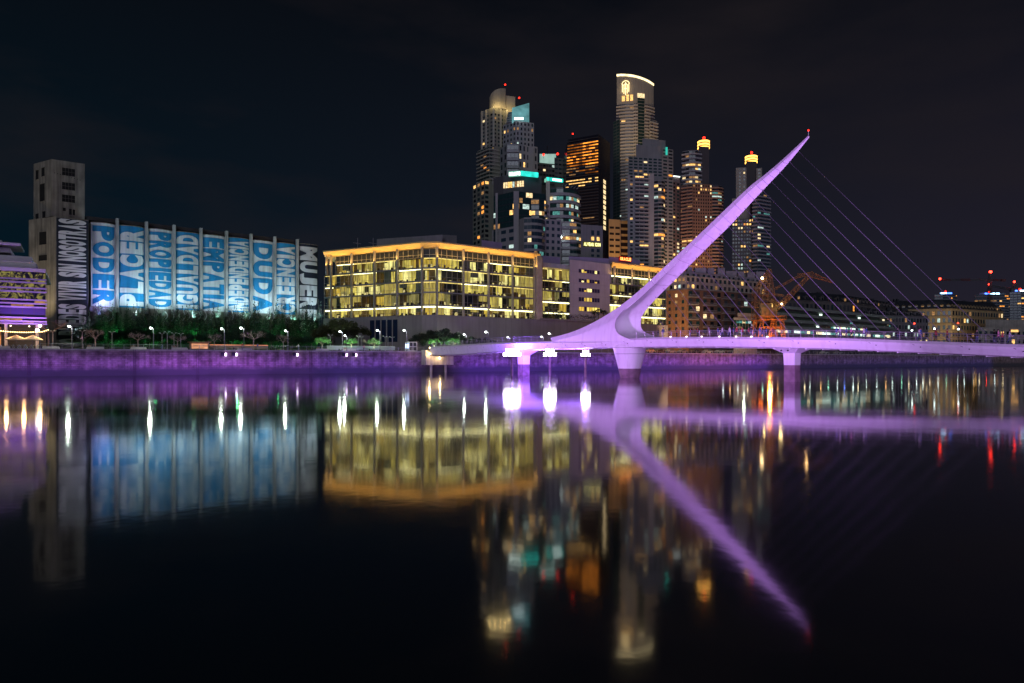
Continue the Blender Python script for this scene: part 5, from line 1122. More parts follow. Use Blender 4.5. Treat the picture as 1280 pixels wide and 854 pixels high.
# pale house with lit glass front
t = tower('small stepped beige house with a gridded lit glass front beneath the brick block', 930, 262, 'glass_fronted_house', 'house'); wins = []
w_ = Wall(P(917, 262), P(946, 268)); body(t, [(917, 262), (946, 268)], 14, 397, STN, Dref=262); body(t, [(922, 264), (944, 269)], 9, 391, STN, Dref=264, ybot=397)
facade(w_, Z(419, 262), Z(399.5, 262), 6, 8, wins, 'ribbon', .85, .8, .0, pane=glass('pane_greenish', (.06, .09, .06), .2)); facade(w_, Z(404, 262), Z(400.5, 262), 1, 8, wins, 'ribbon', .95, .9, .95, 'cool'); 
facade(w_, Z(418, 262), Z(404, 262), 4, 8, wins, 'ribbon', .8, .7, .35, 'cool')
g = MB(); g.prism(closeft([P(928, 275), P(945, 278)], 8), Z(392, 275), Z(384, 275), glass('pane_greenish', (.06, .09, .06), .2)); g.prism(closeft([P(926, 274), P(945, 277)], 9), Z(384, 275), Z(383, 275), STN); g.build('roof_pavilion', t)
place_windows(t, wins)
# ---- old lattice harbour crane
RST = surf('rusty_iron', (.22, .12, .05), .8, .35, 1.2); CR0 = P(960, 232)
t = tower('old rusty lattice harbour crane with a cranked jib, lit orange at its foot', 960, 232, 'harbour_crane', 'crane')
def zc_(y): return Z(y, 232)
def cp_(px, y, dy=0): q = P(px, 232); return Vector((q.x, q.y + dy, Z(y, 232)))
def truss(g, a, b, wd, hd, n, r_=.13, m_=None, taper=1.):
    """square lattice beam from a to b"""
    m_ = m_ or RST; d = (b - a).normalized(); s_ = d.cross(Vector((0, 1, 0)));
    s_ = s_.normalized() if s_.length > .1 else Vector((1, 0, 0)); y_ = d.cross(s_).normalized(); cs = [(-1, -1), (1, -1), (1, 1), (-1, 1)]; prev = None
    for i in range(n + 1):
        k = 1 + (taper - 1) * i / n; c = a.lerp(b, i / n); r4 = [c + s_ * x * wd / 2 * k + y_ * yy * hd / 2 * k for x, yy in cs]
        if prev:
            for j in range(4): g.tube([prev[j], r4[j]], r_ * .8, m_, 4); g.tube([prev[j], r4[(j + 1) % 4]] if i % 2 else [prev[(j + 1) % 4], r4[j]], r_ * .5, m_, 4)
        for j in range(4): g.tube([r4[j], r4[(j + 1) % 4]], r_ * .5, m_, 4)
        prev = r4
for x0, dy in ((946, -3), (975, -3), (946, 3.5), (975, 3.5)):
    g = MB(); truss(g, cp_(x0, 424, dy), cp_(x0 + (2.5 if x0 < 960 else -2.5), 399, dy), 1.0, 1.0, 4, .12); g.build('leg', t)
g = MB(); truss(g, cp_(944, 398, 0), cp_(977, 398, 0), 1.2, 8, 7, .13); truss(g, cp_(947, 410, -3), cp_(974, 410, -3), .5, .6, 8, .08); truss(g, cp_(958, 424, -3), cp_(962, 399, -3), .8, .8, 4, .1); g.build('portal', t)
g = MB(); q = P(958, 232); g.box((q.x, q.y, zc_(391)), (5.6, 4.6, 3.2), surf('crane_cabin', (.16, .11, .06), .8, .3, 1)); g.box((q.x - 1, q.y, zc_(383)), (4.0, 4, 1.6), surf('crane_cabin', (.16, .11, .06))); g.build('machine_house', t)
g = MB(); truss(g, cp_(944, 396), cp_(945, 362), 1.6, 3, 6, .14); truss(g, cp_(952, 386), cp_(962, 337), 2.2, 3, 9, .15, taper=.4); truss(g, cp_(945, 362), cp_(962, 337), 1.2, 2, 6, .12, taper=.6); truss(g, cp_(966, 386), cp_(962, 337), 1.6, 2.2, 9, .12, taper=.5); truss(g, cp_(955, 372), cp_(974, 381), .9, 1.2, 5, .1); truss(g, cp_(952, 364), cp_(980, 370), .5, .6, 6, .07); g.build('tower_frame', t)
g = MB(); truss(g, cp_(976, 381), cp_(1012, 344.5), 1.7, 1.8, 13, .13, taper=.5); truss(g, cp_(976, 381), cp_(957, 396), 1.4, 1.4, 5, .12); g.build('boom', t)
g = MB(); truss(g, cp_(998, 345), cp_(1012, 342.5), 1.2, 1.2, 4, .12, taper=.8); truss(g, cp_(1012, 342.5), cp_(1041, 353), 1.5, 1.2, 9, .11, taper=.25); g.build('jib', t)
g = MB(); truss(g, cp_(967, 362), cp_(1000, 344.5), .6, .6, 10, .09); g.tube([cp_(962, 337), cp_(967, 362)], .12, RST, 5); g.tube([cp_(1040.5, 353), cp_(1040.5, 366)], .05, BLK, 4); g.build('tie_bar', t)
g = MB(); g.ball(cp_(951.5, 348.3, -1), .42, glow('crane_lamp', (1, .72, .35), 22), 8); g.build('lamp', t); g = MB(); g.ball(cp_(975, 380.5, -1.5), .3, glow('crane_lamp', (1, .72, .35), 22), 8); g.build('lamp', t)
# ---- long low slab building with ribbons of light
SLG = surf('slab_sage', (.23, .25, .24), .7, .1, .2, streak=.1); SLD = surf('slab_dark', (.10, .10, .11), .7, .1, .2)
t = tower('long low slab-fronted office building with green-white ribbon windows behind the stay cables', 1050, 300, 'ribbon_office_building', 'office block'); wins = []
A_, B__ = P(972, 290), P(1128, 372); w_ = Wall(A_, B__); lv = [Z(y_, 290) for y_ in (419, 410, 402, 394, 385.5)]
g = MB(); g.prism(closeft([A_ + Vector((0, 1)), B__ + Vector((0, 1))], 30), GZ, lv[-1], SLD); g.build('wall', t)
for j, z_ in enumerate(lv):
    g = MB(); w_.box(g, -.5, w_.len, z_ - .1, z_ + 1.15, -1, .3 + .25 * j, SLG); g.build('floor_slab', t)
for j in range(4):
    n = 46
    for k in range(n):
        lp = (.85, .30, .08, .04)[j]; lp = lp if j != 1 else (.9 if 17 < k < 30 else .1)
        m_ = R.choice([glow('window_office', (.72, .95, .8), 1.7, .5, (.8, .8, 1)), glow('window_office_warm', (1, .85, .5), 1.4, .5, (.8, .8, 1)), lit('window_teal')]) if R.random() < lp else glass('pane_greenish', (.06, .09, .06), .2)
        wins.append((w_, w_.len * k / n + .1, w_.len * (k + 1) / n - .15, lv[j] + 1.2, lv[j + 1] - .75, -.85, m_, m_.name.startswith('window')))
place_windows(t, wins)
# ---- dark mansard buildings
def mansard(lab, pts, ye, yr, wallm, roofm, nf, nb, litp, pal, Dr, seed=0, dormers=14, base=425, name='mansard_building'):
    t = tower(lab, pts[0][0], pts[0][1], name, 'apartment block'); wins = []; q = [P(*p_) for p_ in pts]; ze, zr = Z(ye, Dr), Z(yr, Dr)
    ww, _, _ = body(t, q, 40, 0, wallm, ztop=ze)
    inn_ = [p_ + Vector((3 if i == 0 else -3, 4.5)) for i, p_ in enumerate(q)]
    b_ = closeft(q, 40); t_ = closeft(inn_, 30); n = len(b_); g = MB()
    g.add([v3(p_, ze) for p_ in b_] + [v3(p_, zr) for p_ in t_], [tuple(range(n, 2 * n))] + [(i, (i + 1) % n, n + (i + 1) % n, n + i) for i in range(n)], roofm); rf_ = g.build('roof', t)
    for w_ in ww:
        k_ = w_.len / sum(x.len for x in ww); nbb = max(2, round(nb * k_)); facade(w_, GZ + 2, ze - .3, nf, nbb, wins, wu=.5, wz=.55, litp=litp, pal=pal, proud=.1)
        nd = round(dormers * k_)
        for i in range(nd):
            u = w_.len * (i + .5) / nd; g = MB(); w_.box(g, u - .9, u + .9, ze + .2, ze + 2.3, -4, -.9, wallm); w_.box(g, u - .6, u + .6, ze + .5, ze + 2.0, -.95, -.86, lit('window_dim') if R.random() < .15 else glass('pane_black', (.012, .016, .022))); g.tube([w_.p(u - .95, ze + 2.3, -.9), w_.p(u, ze + 3.0, -.9), w_.p(u + .95, ze + 2.3, -.9)], .12, wallm, 4); g.build('dormer', t)
        g = MB()
        for f in range(1, nf + 1): w_.box(g, 0, w_.len, GZ + 2 + (ze - GZ - 2) * f / nf - .15, GZ + 2 + (ze - GZ - 2) * f / nf + .15, 0, .5, wallm)
        g.build('cornice', t)
    for i in range(int(dormers * .8)):
        g = MB(); a = R.random(); p_ = inn_[0].lerp(inn_[-1], a) + Vector((0, R.uniform(2, 10))); h_ = R.uniform(.8, 2.4); g.box((p_.x, p_.y, zr + h_ / 2), (R.uniform(1, 3), 1.4, h_), roofm); g.build('chimney', rf_)
    place_windows(t, wins); return t
RFD = surf('slate_dark', (.022, .026, .034), .6, .3, .5); STD = surf('stucco_dark', (.13, .115, .11), .8, .15, .3, streak=.2); STO = surf('stucco_ochre', (.36, .27, .15), .8, .15, .3, streak=.2)
mansard('dark mansard-roofed building with white chimneys rising behind the slab offices', [(985, 330), (1063, 345), (1122, 392)], 376, 364.5, STD, RFD, 5, 40, .06, 'amber', 334, dormers=22)
g_t = bpy.context.scene.objects[-1] if False else None
mansard('low dim building with pale terraces behind the right half of the bridge', [(1060, 352), (1160, 372)], 393, 385, surf('stucco_slate', (.17, .16, .18), .8, .15, .3, streak=.2), RFD, 5, 26, .22, 'cool', 352, dormers=12)
mansard('ochre-lit mansard building with curved balconies at the far right', [(1118, 412), (1190, 402), (1254, 428)], 386.5, 374.5, STO, RFD, 6, 30, .12, 'warm', 405, dormers=26)
t = tower('low pale flat-roofed building with a lit amber panel at the right edge', 1240, 380, 'flat_roofed_building', 'building'); wins = []
ww, _, z_ = body(t, [(1222, 382), (1330, 392)], 20, 409, surf('stucco_pale', (.30, .28, .25), .8, .15, .3, streak=.2), Dref=382); facade(ww[0], GZ + 1, z_ - 1, 3, 16, wins, wu=.5, wz=.5, litp=.06, pal='warm')
g = MB(); ww[0].box(g, ww[0].len * .38, ww[0].len * .46, Z(415, 384), Z(412.2, 384), 0, .3, glow('panel_amber', (1, .5, .15), 1.6, .4, (1, 1, 2))); g.build('sign_panel', t)
ww, _, z_ = body(t, [(1232, 392), (1340, 400)], 20, 399.5, surf('stucco_pale', (.30, .28, .25)), Dref=392); place_windows(t, wins)
# ---- far towers with blue crowns
BLU = glow('crown_blue', (.06, .18, 1), 5); BLC = glow('crown_blue_white', (.4, .7, 1), 7)
for (x0, x1, yt, yb_, D, lab, cr3) in ((1168, 1196, 368, 395, 700., 'small far tower with a single blue-white lit roof, left of the tower cranes', [(1176, 1183, 1), (1183, 1190, 0)]), (1218, 1263, 368.5, 400, 640., 'far slate-blue tower with a blue-lit roof and orange windows behind the taller tower crane', [(1231, 1236, 0), (1236.5, 1244, 1), (1245, 1249.5, 1)]), (1262, 1300, 365, 400, 560., 'far slate-blue tower with a blue-lit roof cut by the right edge of the picture', [(1269, 1272, 0), (1275, 1290, 1)])):
    t = tower(lab, x0, D); wins = []; bal = {}; pts = arc(P(x0, D), P(x1, D + 4), 5, 4); ww, _, z_ = body(t, pts, 26, yt, clad('tower_slate', (.14, .16, .20)), Dref=D)
    for w_ in ww: facade(w_, GZ + 10, z_, 20, 3, wins, 'balcony', .8, .5, .08, 'amber', bal, clad('slab_slate', (.24, .25, .3)), pane=BPn, rowlit={17: .3, 15: .3})
    for a, b_, k in cr3: g = MB(); g.prism(closeft([P(a, D - 2), P(b_, D - 2)], 2), Z(yt, D) + .4, Z(yt - 2, D), BLC if k else BLU); g.build('roof_light', t)
    g = MB(); g.prism(closeft([P(x0 + 6, D + 3), P(x1 - 6, D + 5)], 14), Z(yt, D), Z(yt - 1.5, D) + 1, clad('tower_slate', (.14, .16, .20))); g.build('plant_room', t)
    beacon(t, (x0 + x1) / 2 - (0 if D > 690 else 4 if D > 600 else 6), yt - 3.4, D, .9, 3); place_windows(t, wins); place_balconies(t, bal)
t = tower('taller tower crane with a level red and grey jib and red lamps', 1237, 600, 'tower_crane', 'crane'); CRM = surf('crane_red', (.16, .05, .05), .6, .2, .2); CRG = surf('crane_grey', (.11, .11, .12), .6, .2, .2)
D = 600; q = lambda px, y_, D=600: v3(P(px, D), Z(y_, D))
g = MB(); truss(g, v3(P(1237.5, D), GZ), q(1237.5, 352), 2.2, 2.2, 26, .3, CRG); g.build('mast', t); g = MB(); truss(g, q(1237.5, 352), q(1237.5, 341), 2, 2, 4, .3, CRG, taper=.3); g.build('mast_head', t)
for k in range(5): g = MB(); a = 1237.5 - 12.4 * k; truss(g, q(a, 350), q(a - 12.4, 349.7), 1.3, 1.3, 5, .22, CRM if k in (2, 4) else CRG); g.build('jib_section', t)
g = MB(); truss(g, q(1237.5, 350.3), q(1255.5, 350.3), 1.3, 1.3, 6, .22, CRM); g.box(q(1254, 350.6), (3.2, 2, 2), CRM); g.build('counter_jib', t)
for px, y_, r_ in ((1238.2, 340, 1.5), (1175, 348.6, 1.25), (1236.3, 355.5, .8)): g = MB(); g.ball(q(px, y_), r_ * .8, glow('beacon_strong', (1, .03, .015), 14), 8); g.build('beacon', t)
t = tower('lower tower crane with a dark sloping jib at the right edge', 1267, 590, 'tower_crane', 'crane')
g = MB(); truss(g, v3(P(1268, 590), GZ), v3(P(1268, 590), Z(354, 590)), 2.2, 2.2, 24, .3, CRG); g.build('mast', t); g = MB(); truss(g, q(1265, 362, 590), q(1238, 357, 590), 1.8, 1.5, 9, .26, CRG, taper=.5); g.build('jib', t); g = MB(); g.box(q(1266, 363, 590), (4.2, 2.4, 2.6), CRG); g.build('cab', t)
g = MB(); g.ball(q(1268, 352.4, 590), .85, glow('beacon_strong', (1, .03, .015), 14), 8); g.build('beacon', t)
# scattered lamps of the street under the far buildings
for i, (px, y_, D, c, s_, lab) in enumerate(((1143, 404.5, 330, (1, .04, .02), 8, 'red traffic light glowing low behind the bridge deck, the left one'), (1197.5, 404, 350, (1, .04, .02), 14, 'brighter red traffic light behind the bridge deck, the right one'), (1168, 411, 330, (.7, .9, 1), 8, 'cool white lamp behind the bridge deck, left of the bright red light'), (1198, 411.5, 330, (.8, 1, .9), 12, 'cool white lamp directly below the bright red light'), (1140, 413, 320, (.8, 1, .9), 7, 'cool white lamp low behind the stay cables, below the left red light'))):
    t = tower(lab, px, D, 'street_light', 'street light'); q_ = v3(P(px, D), Z(y_, D)); g = MB(); g.ball(q_, .38, glow('lamp_%s' % ('red' if c[1] < .1 else 'cool'), c, s_), 8); g.build('globe', t); g = MB(); g.tube([v3(P(px, D), GZ), q_ - Vector((0, 0, .3))], .09, BLK, 5); g.build('pole', t)
# ================================================================= vegetation
def leafcloud(mb, c, rx, ry, rz_, n, size, mat, shell=.35, rnd=None):
    rn = rnd or R
    for _ in range(n):
        while True:
            d = Vector((rn.uniform(-1, 1), rn.uniform(-1, 1), rn.uniform(-1, 1)))
            if shell < d.length <= 1: break
        p_ = Vector((c[0] + d.x * rx, c[1] + d.y * ry, c[2] + d.z * rz_)); a = Vector((rn.gauss(0, 1), rn.gauss(0, 1), rn.gauss(0, 1))).normalized(); b = a.orthogonal().normalized(); s_ = size * rn.uniform(.6, 1.3)
        mb.add([p_ - a * s_, p_ + b * s_ * .5, p_ + a * s_, p_ - b * s_ * .5], [(0, 1, 2, 3)], mat)
BARK = surf('bark', (.14, .10, .09), .9, .3, 3); BARKP = surf('bark_pale', (.34, .24, .24), .9, .3, 3)
LG = leafmat('foliage_dark', (.018, .05, .022)); LB = leafmat('foliage_bright', (.06, .16, .045)); LD = leafmat('foliage_dusk', (.02, .035, .022)); LY = leafmat('foliage_olive', (.05, .06, .02))
def branches(mb, p_, d, L_, r_, depth, mat, rn, spread=.6, flat=0.):
    q_ = p_ + d * L_; mb.tube([p_, (p_ + q_) / 2 + Vector((rn.uniform(-.05, .05),) * 3) * L_, q_], r_, mat, 4, r1=r_ * .6, cap=False)
    if depth == 0: return [q_]
    o = []
    for _ in range(3 if depth > 1 else 4):
        e = (d + Vector((rn.gauss(0, spread), rn.gauss(0, spread), rn.gauss(0, spread * (1 - flat)) + .1))).normalized(); o += branches(mb, q_, e, L_ * rn.uniform(.6, .85), r_ * .58, depth - 1, mat, rn, spread, flat)
    return o
def bare_tree(seed, flat):
    rn = random.Random(seed); t = local('bare_tree', 'x', 'tree', 'small bare trees on the lawn'); mb = MB(); mb.tube([(0, 0, 0), (.05, 0, 1.0), (0, .03, 1.9)], .12, BARKP, 6, r1=.08); mb.build('trunk', t)
    mb = MB()
    for k in range(5): a = k * 1.256; branches(mb, Vector((0, 0, 1.85)), Vector((math.cos(a) * (.8 + flat), math.sin(a) * (.8 + flat), .9 - flat * .6)).normalized(), .75, .05, 4, BARKP, rn, .55, flat)
    mb.build('crown', t); return t
def green_tree(seed, leaf, h_=3.2, r_=1.5, nl=900, name='leafy_tree', group='small leafy trees on the promenade', size=.13, trunk=True):
    rn = random.Random(seed); t = local(name, 'x', 'tree', group); mb = MB(); mb.tube([(0, 0, 0), (.06, 0, h_ * .3), (0, 0, h_ * .5)], .11, BARKP, 6, r1=.07); ends = []
    for k in range(5): a = k * 1.256 + .3; ends += branches(mb, Vector((0, 0, h_ * .42)), Vector((math.cos(a) * .8, math.sin(a) * .8, .8)).normalized(), r_ * .5, .05, 2, BARK, rn, .5)
    mb.build('trunk', t); mb = MB()
    for c in ends[::3]: k_ = rn.uniform(.22, .46); leafcloud(mb, c, r_ * k_, r_ * k_, r_ * k_ * .7, nl // len(ends[::3]), size, leaf, .0, rn)
    mb.build('crown', t); return t
def shrub(seed, leaf, nsp=12):
    """tall bamboo-like shrub: many leafy upright stems with pointed tips"""
    rn = random.Random(seed); t = local('tall_shrub', 'x', 'shrub', 'tall shrubs in front of the silos'); mb = MB(); mf = MB()
    for k in range(nsp):
        x, y = rn.uniform(-1.6, 1.6), rn.uniform(-1.2, 1.2); h_ = rn.uniform(6.5, 12.2) if k else 12.8; lx, ly = rn.gauss(0, .5), rn.gauss(0, .4)
        mb.tube([(x, y, 0), (x + lx * .3, y + ly * .3, h_ * .5), (x + lx, y + ly, h_)], .05, BARK, 4, r1=.015)
        for j in range(9):
            z_ = h_ * (.12 + .88 * j / 8.); w_ = .85 * (1 - (j / 8.) ** 2.2) + .12; leafcloud(mf, (x + lx * (z_ / h_) ** 2, y + ly * (z_ / h_) ** 2, z_ - .2), w_, w_, .75, 26 if j < 7 else 12, .17, leaf, 0., rn)
    mb.build('stem', t); mf.build('foliage', t); return t
protos = [shrub(11, LG), shrub(12, LG), shrub(13, leafmat('foliage_deep', (.013, .032, .02)))]; pls = [Placer(x) for x in protos]  # last shrub kind has a deeper green
xs_ = [105 + 12.3 * i for i in range(25)]
for i, px in enumerate(xs_):
    q_ = spx(px) + sn * (6 + R.uniform(-1.2, 1.5)); top = Z(R.uniform(374, 384), q_.y); pls[i % 3]((q_.x, q_.y, GZ), R.uniform(0, 6), (top - GZ) / 12.9, 'tall dark green shrub against the foot of the silos, %s from the left' % ORD[i])
for p_ in pls: p_.done()
# dense lower hedge row between shrubs and lawn
pl = Placer(green_tree(31, LG, 5.2, 3.0, 2600, 'bushy_tree', 'bushy trees below the silos', .2))
for i, px in enumerate((98, 124, 150, 172, 196, 222, 246, 270, 296, 320, 344, 366, 390)):
    q_ = spx(px) + sn * (13 + (i * 5) % 4); pl((q_.x, q_.y, GZ + .2), i * 1.3, R.uniform(.95, 1.25), 'dark bushy tree on the lawn below the silos, %s from the left' % ORD[i])
pl.done()
pls = [Placer(bare_tree(3, 0.)), Placer(bare_tree(4, .55))]
for i, (px, k, s_, ty) in enumerate(((60, 15, 2.0, 1), (119, 10, 1.25, 0), (172.5, 10, 1.2, 1), (222, 11, 1.1, 1), (268, 12, 1.1, 0), (317, 10, 1.5, 1), (462, 12, 1.1, 1), (354, 14, 1.15, 0))):
    q_ = qpx(px, k); pls[ty]((q_.x, q_.y, GZ + .1), i * .9, s_, ['spreading bare tree at the corner of the purple building', 'round bare tree right of the leftmost street lamp', 'flat-topped bare tree left of the second street lamp', 'thin bare tree behind the group of four twin-headed posts', 'bare tree partly behind the third street lamp', 'wide umbrella-shaped bare tree between two lit street lamps', 'bare twiggy tree in front of the yellow offices', 'small bare tree just left of the fifth street lamp'][i])
for p_ in pls: p_.done()
pl = Placer(green_tree(5, LB))
for i, (px, k, s_, lab) in enumerate(((439, 7, 1.15, 'bright green small tree beside the close pair of lit lamps'), (467.5, 7, 1.15, 'bright green small tree below the five dark podium windows'), (403, 9, 1.2, 'green small tree left of the glass fence'), (543, 6, 1.25, 'green small tree just right of the bridge landing'), (566, 6, 1.3, 'green small tree behind the left end of the bridge deck, the right one of two'), (850, 15, 2.0, 'dark green tree in front of the orange brick wall'), (1210, 20, 2.1, 'green tree behind the deck near the right edge'))):
    q_ = qpx(px, k); pl((q_.x, q_.y, GZ), i * 1.1, s_, lab)
pl.done()
pls = [Placer(green_tree(8, LD, 5.5, 3.0, 3200, 'dark_tree', 'dark trees beside the bridge landing', .22)), Placer(green_tree(9, LY, 9., 4.2, 4200, 'large_tree', 'large trees at the corner of the glass offices', .26))]
for i, (px, k, s_, lab) in enumerate(((522, 12, .8, 'dark rounded tree at the left of the bridge landing'), (536, 13, 1.05, 'dark rounded tree in the middle of the clump at the bridge landing'), (552, 13, 1.15, 'tallest dark rounded tree of the clump at the bridge landing'), (570, 13, 1.0, 'dark rounded tree at the right of the clump by the bridge landing'), (592, 14, .8, 'low dark tree just beyond the clump by the bridge landing'), (610, 14, .75, 'low dark tree behind the deck near the left floodlights'))):
    q_ = qpx(px, k); pls[0]((q_.x, q_.y, GZ), i * 1.2, s_, lab)
for i, (px, D, s_, lab) in enumerate(((402, 222, .95, 'large olive-green tree between the silos and the yellow offices'), (416, 214, 1.05, 'large olive-green tree under the left end of the yellow offices'), (431, 208, 1.15, 'tallest large tree in front of the podium of the yellow offices'), (447, 212, .95, 'large tree nearest the dark podium windows'))):
    q_ = P(px, D); pls[1]((q_.x, q_.y, GZ), i * 1.4, s_, lab)
for p_ in pls: p_.done()
# hedge and palms on the podium terrace
hd = thing('terrace_hedge', 'dark clipped hedge along the podium terrace below the beige block', 'hedge', (*rpx(705), 17)); mb = MB()
for k in range(26):
    q_ = rpx(667 + k * 3.1) + wr_.n * .4; leafcloud(mb, v3(q_, 18.9 + R.uniform(-.2, .4)), 1.1, .9, 1.2, 90, .22, LD, .3)
mb.build('foliage', hd)
def palm(seed):
    rn = random.Random(seed); t = local('palm_tree', 'x', 'palm', 'small palms on the podium terrace'); mb = MB(); mb.tube([(0, 0, 0), (.05, 0, 2.2), (0, .05, 4.2)], .14, BARK, 6, r1=.1); mb.build('trunk', t); mb = MB()
    for k in range(13):
        a = 2 * math.pi * k / 13 + rn.uniform(-.2, .2); up = rn.uniform(-.1, .9); pts = [Vector((math.cos(a) * u * 1.7, math.sin(a) * u * 1.7, 4.2 + up * u - 1.4 * u * u)) for u in (0, .25, .5, .75, 1)]
        for p0, p1 in zip(pts, pts[1:]):
            for s2 in (-1, 1):
                sd = Vector((-math.sin(a), math.cos(a), -.3)) * .32 * s2; mb.add([p0, p1, p1 + sd + (p1 - p0) * .5], [(0, 1, 2)], LD); mb.add([p0, p0.lerp(p1, .5), p0.lerp(p1, .5) + sd + (p1 - p0) * .5], [(0, 1, 2)], LD)
    mb.build('crown', t); return t
pl = Placer(palm(2))
for i, (px, s_) in enumerate(((740, 1.0), (745.5, 1.15), (752, 1.05))):
    q_ = rpx(px) + wr_.n * 1.2; pl((q_.x, q_.y, 17.3), i, s_, 'small dark palm before the lowest strip window, %s of the three' % ('left', 'middle', 'right')[i])
pl.done()
# ================================================================= parked cars on the far quay
def car(i):
    t = local('parked_car', 'x', 'car', 'cars parked along the far quay'); col = surf('car_paint_%s' % ('silver', 'dark', 'white')[i], [(.35, .36, .38), (.05, .055, .07), (.6, .6, .58)][i], .35, .05, 1, .2)
    side = [(-2.1, .3), (-2.15, .75), (-1.95, .95), (-1.35, 1.0), (-.85, 1.42), (.65, 1.45), (1.25, 1.02), (2.0, .88), (2.15, .6), (2.1, .3)]; mb = MB(); n = len(side); ys = [-.85, .85]
    mb.add([(x, ys[0], z_) for x, z_ in side] + [(x, ys[1], z_) for x, z_ in side], [tuple(range(n)), tuple(range(n, 2 * n))[::-1]] + [(k, n + k, n + (k + 1) % n, (k + 1) % n) for k in range(n)], col); mb.build('body', t)
    mb = MB()
    for s_ in (-1, 1): mb.add([(-1.2, s_ * .86, 1.02), (-.8, s_ * .86, 1.36), (.6, s_ * .86, 1.38), (1.08, s_ * .86, 1.02)], [(0, 1, 2, 3)], glass('pane_black', (.012, .016, .022)))
    mb.build('side_window', t)
    for x in (-1.35, 1.35):
        for s_ in (-1, 1): mb = MB(); mb.tube([(x, s_ * .72, .33), (x, s_ * .88, .33)], .33, surf('tyre', (.02, .02, .02), .9), 12); mb.build('wheel', t)
    for s_ in (-1, 1): mb = MB(); mb.box((-2.15, s_ * .62, .72), (.06, .3, .16), surf('tail_lamp', (.3, .02, .02), .3)); mb.build('tail_lamp', t)
    return t
pls = [Placer(car(i)) for i in range(3)]
for i, px in enumerate((812, 824, 838, 853, 869, 884, 899, 915, 931, 946, 1012, 1030, 1048, 1068)):
    q_ = qpx(px, 6 + (i % 2) * .6); pls[i % 3]((q_.x, q_.y, GZ + .02), ang + (math.pi if i % 2 else 0), 1, '%s car parked on the quay below the bridge deck, %s from the left' % (('silver', 'dark', 'white')[i % 3], ORD[i]))
for p_ in pls: p_.done()
# ================================================================= people
SKIN = surf('skin', (.5, .3, .22), .6, .05); HAIR = surf('hair', (.03, .02, .015), .8)
def person_mesh(seed, walking, top, bottom):
    rn = random.Random(seed); s_ = .28 if walking else .07; a_ = .22 if walking else .05
    J = [(0, 0, .95), (0, 0, 1.15), (0, 0, 1.40), (0, 0, 1.50), (.02, 0, 1.60), (.03, 0, 1.72),
         (0, .10, .90), (s_ * .5, .11, .50), (s_ * .6 - .05, .11, .08), (s_ * .6 + .14, .12, .04),
         (0, -.10, .90), (-s_ * .3, -.11, .50), (-s_ * 1.1, -.11, .10), (-s_ * 1.1 + .18, -.12, .04),
         (0, .19, 1.38), (-a_ * .6, .24, 1.12), (-a_ * .2 + .06, .25, .88), (-a_ * .1 + .10, .25, .79),
         (0, -.19, 1.38), (a_ * .7, -.24, 1.12), (a_ * 1.4 + .06, -.24, .90), (a_ * 1.6 + .10, -.24, .82)]
    E = [(0, 1), (1, 2), (2, 3), (3, 4), (4, 5), (0, 6), (6, 7), (7, 8), (8, 9), (0, 10), (10, 11), (11, 12), (12, 13), (2, 14), (14, 15), (15, 16), (16, 17), (2, 18), (18, 19), (19, 20), (20, 21)]
    RR = [.14, .12, .15, .06, .085, .09, .09, .065, .045, .04, .09, .065, .045, .04, .06, .045, .035, .03, .06, .045, .035, .03]
    me = bpy.data.meshes.new('skeleton'); me.from_pydata(J, E, []); o = bpy.data.objects.new('skeleton', me); COL.objects.link(o)
    md = o.modifiers.new('s', 'SKIN'); 
    for i, r_ in enumerate(RR): me.skin_vertices[0].data[i].radius = (r_, r_)
    me.skin_vertices[0].data[0].use_root = True
    o.modifiers.new('u', 'SUBSURF').levels = 1; o.modifiers['u'].render_levels = 1
    bpy.context.view_layer.update(); ev = o.evaluated_get(bpy.context.evaluated_depsgraph_get()); nm = bpy.data.meshes.new_from_object(ev); bpy.data.objects.remove(o)
    nm.materials.clear()
    for m_ in (SKIN, top, bottom, BLK): nm.materials.append(m_)
    for p_ in nm.polygons:
        z_ = p_.center.z; y_ = abs(p_.center.y); p_.material_index = 3 if z_ < .1 else (2 if z_ < .95 and y_ < .2 else (1 if .93 < z_ < 1.5 and not (y_ > .2 and z_ < .9) else 0)); p_.use_smooth = True
    return nm
TOPS = [('red', (.45, .05, .05)), ('white', (.65, .65, .65)), ('blue', (.06, .12, .4)), ('pink', (.6, .25, .35)), ('black', (.03, .03, .03)), ('grey', (.25, .25, .26))]
BOTS = [('dark trousers', (.03, .03, .05)), ('blue jeans', (.08, .12, .22)), ('pale trousers', (.4, .36, .3))]
meshes = []
hm = MB(); hm.lathe((.02, 0, 1.60), [(.001, .21), (.06, .20), (.098, .15), (.105, .08), (.09, .02)], HAIR, 10)
for i in range(9): meshes.append((person_mesh(i, i % 2, surf('top_' + TOPS[i % 6][0], TOPS[i % 6][1]), surf('legs_' + BOTS[i % 3][0].replace(' ', '_'), BOTS[i % 3][1])), TOPS[i % 6][0], BOTS[i % 3][0], i % 2))
hair0 = None
PPX = [823, 829, 846, 863, 872, 886, 897.5, 900.5, 903, 912, 917, 921, 928, 936, 939, 944, 950, 953, 958, 966, 1046, 1050, 1058, 1064, 1080, 1083, 1122, 1149, 1151, 1170, 1184, 1221, 1243, 1248, 1253, 1262]
used = {}
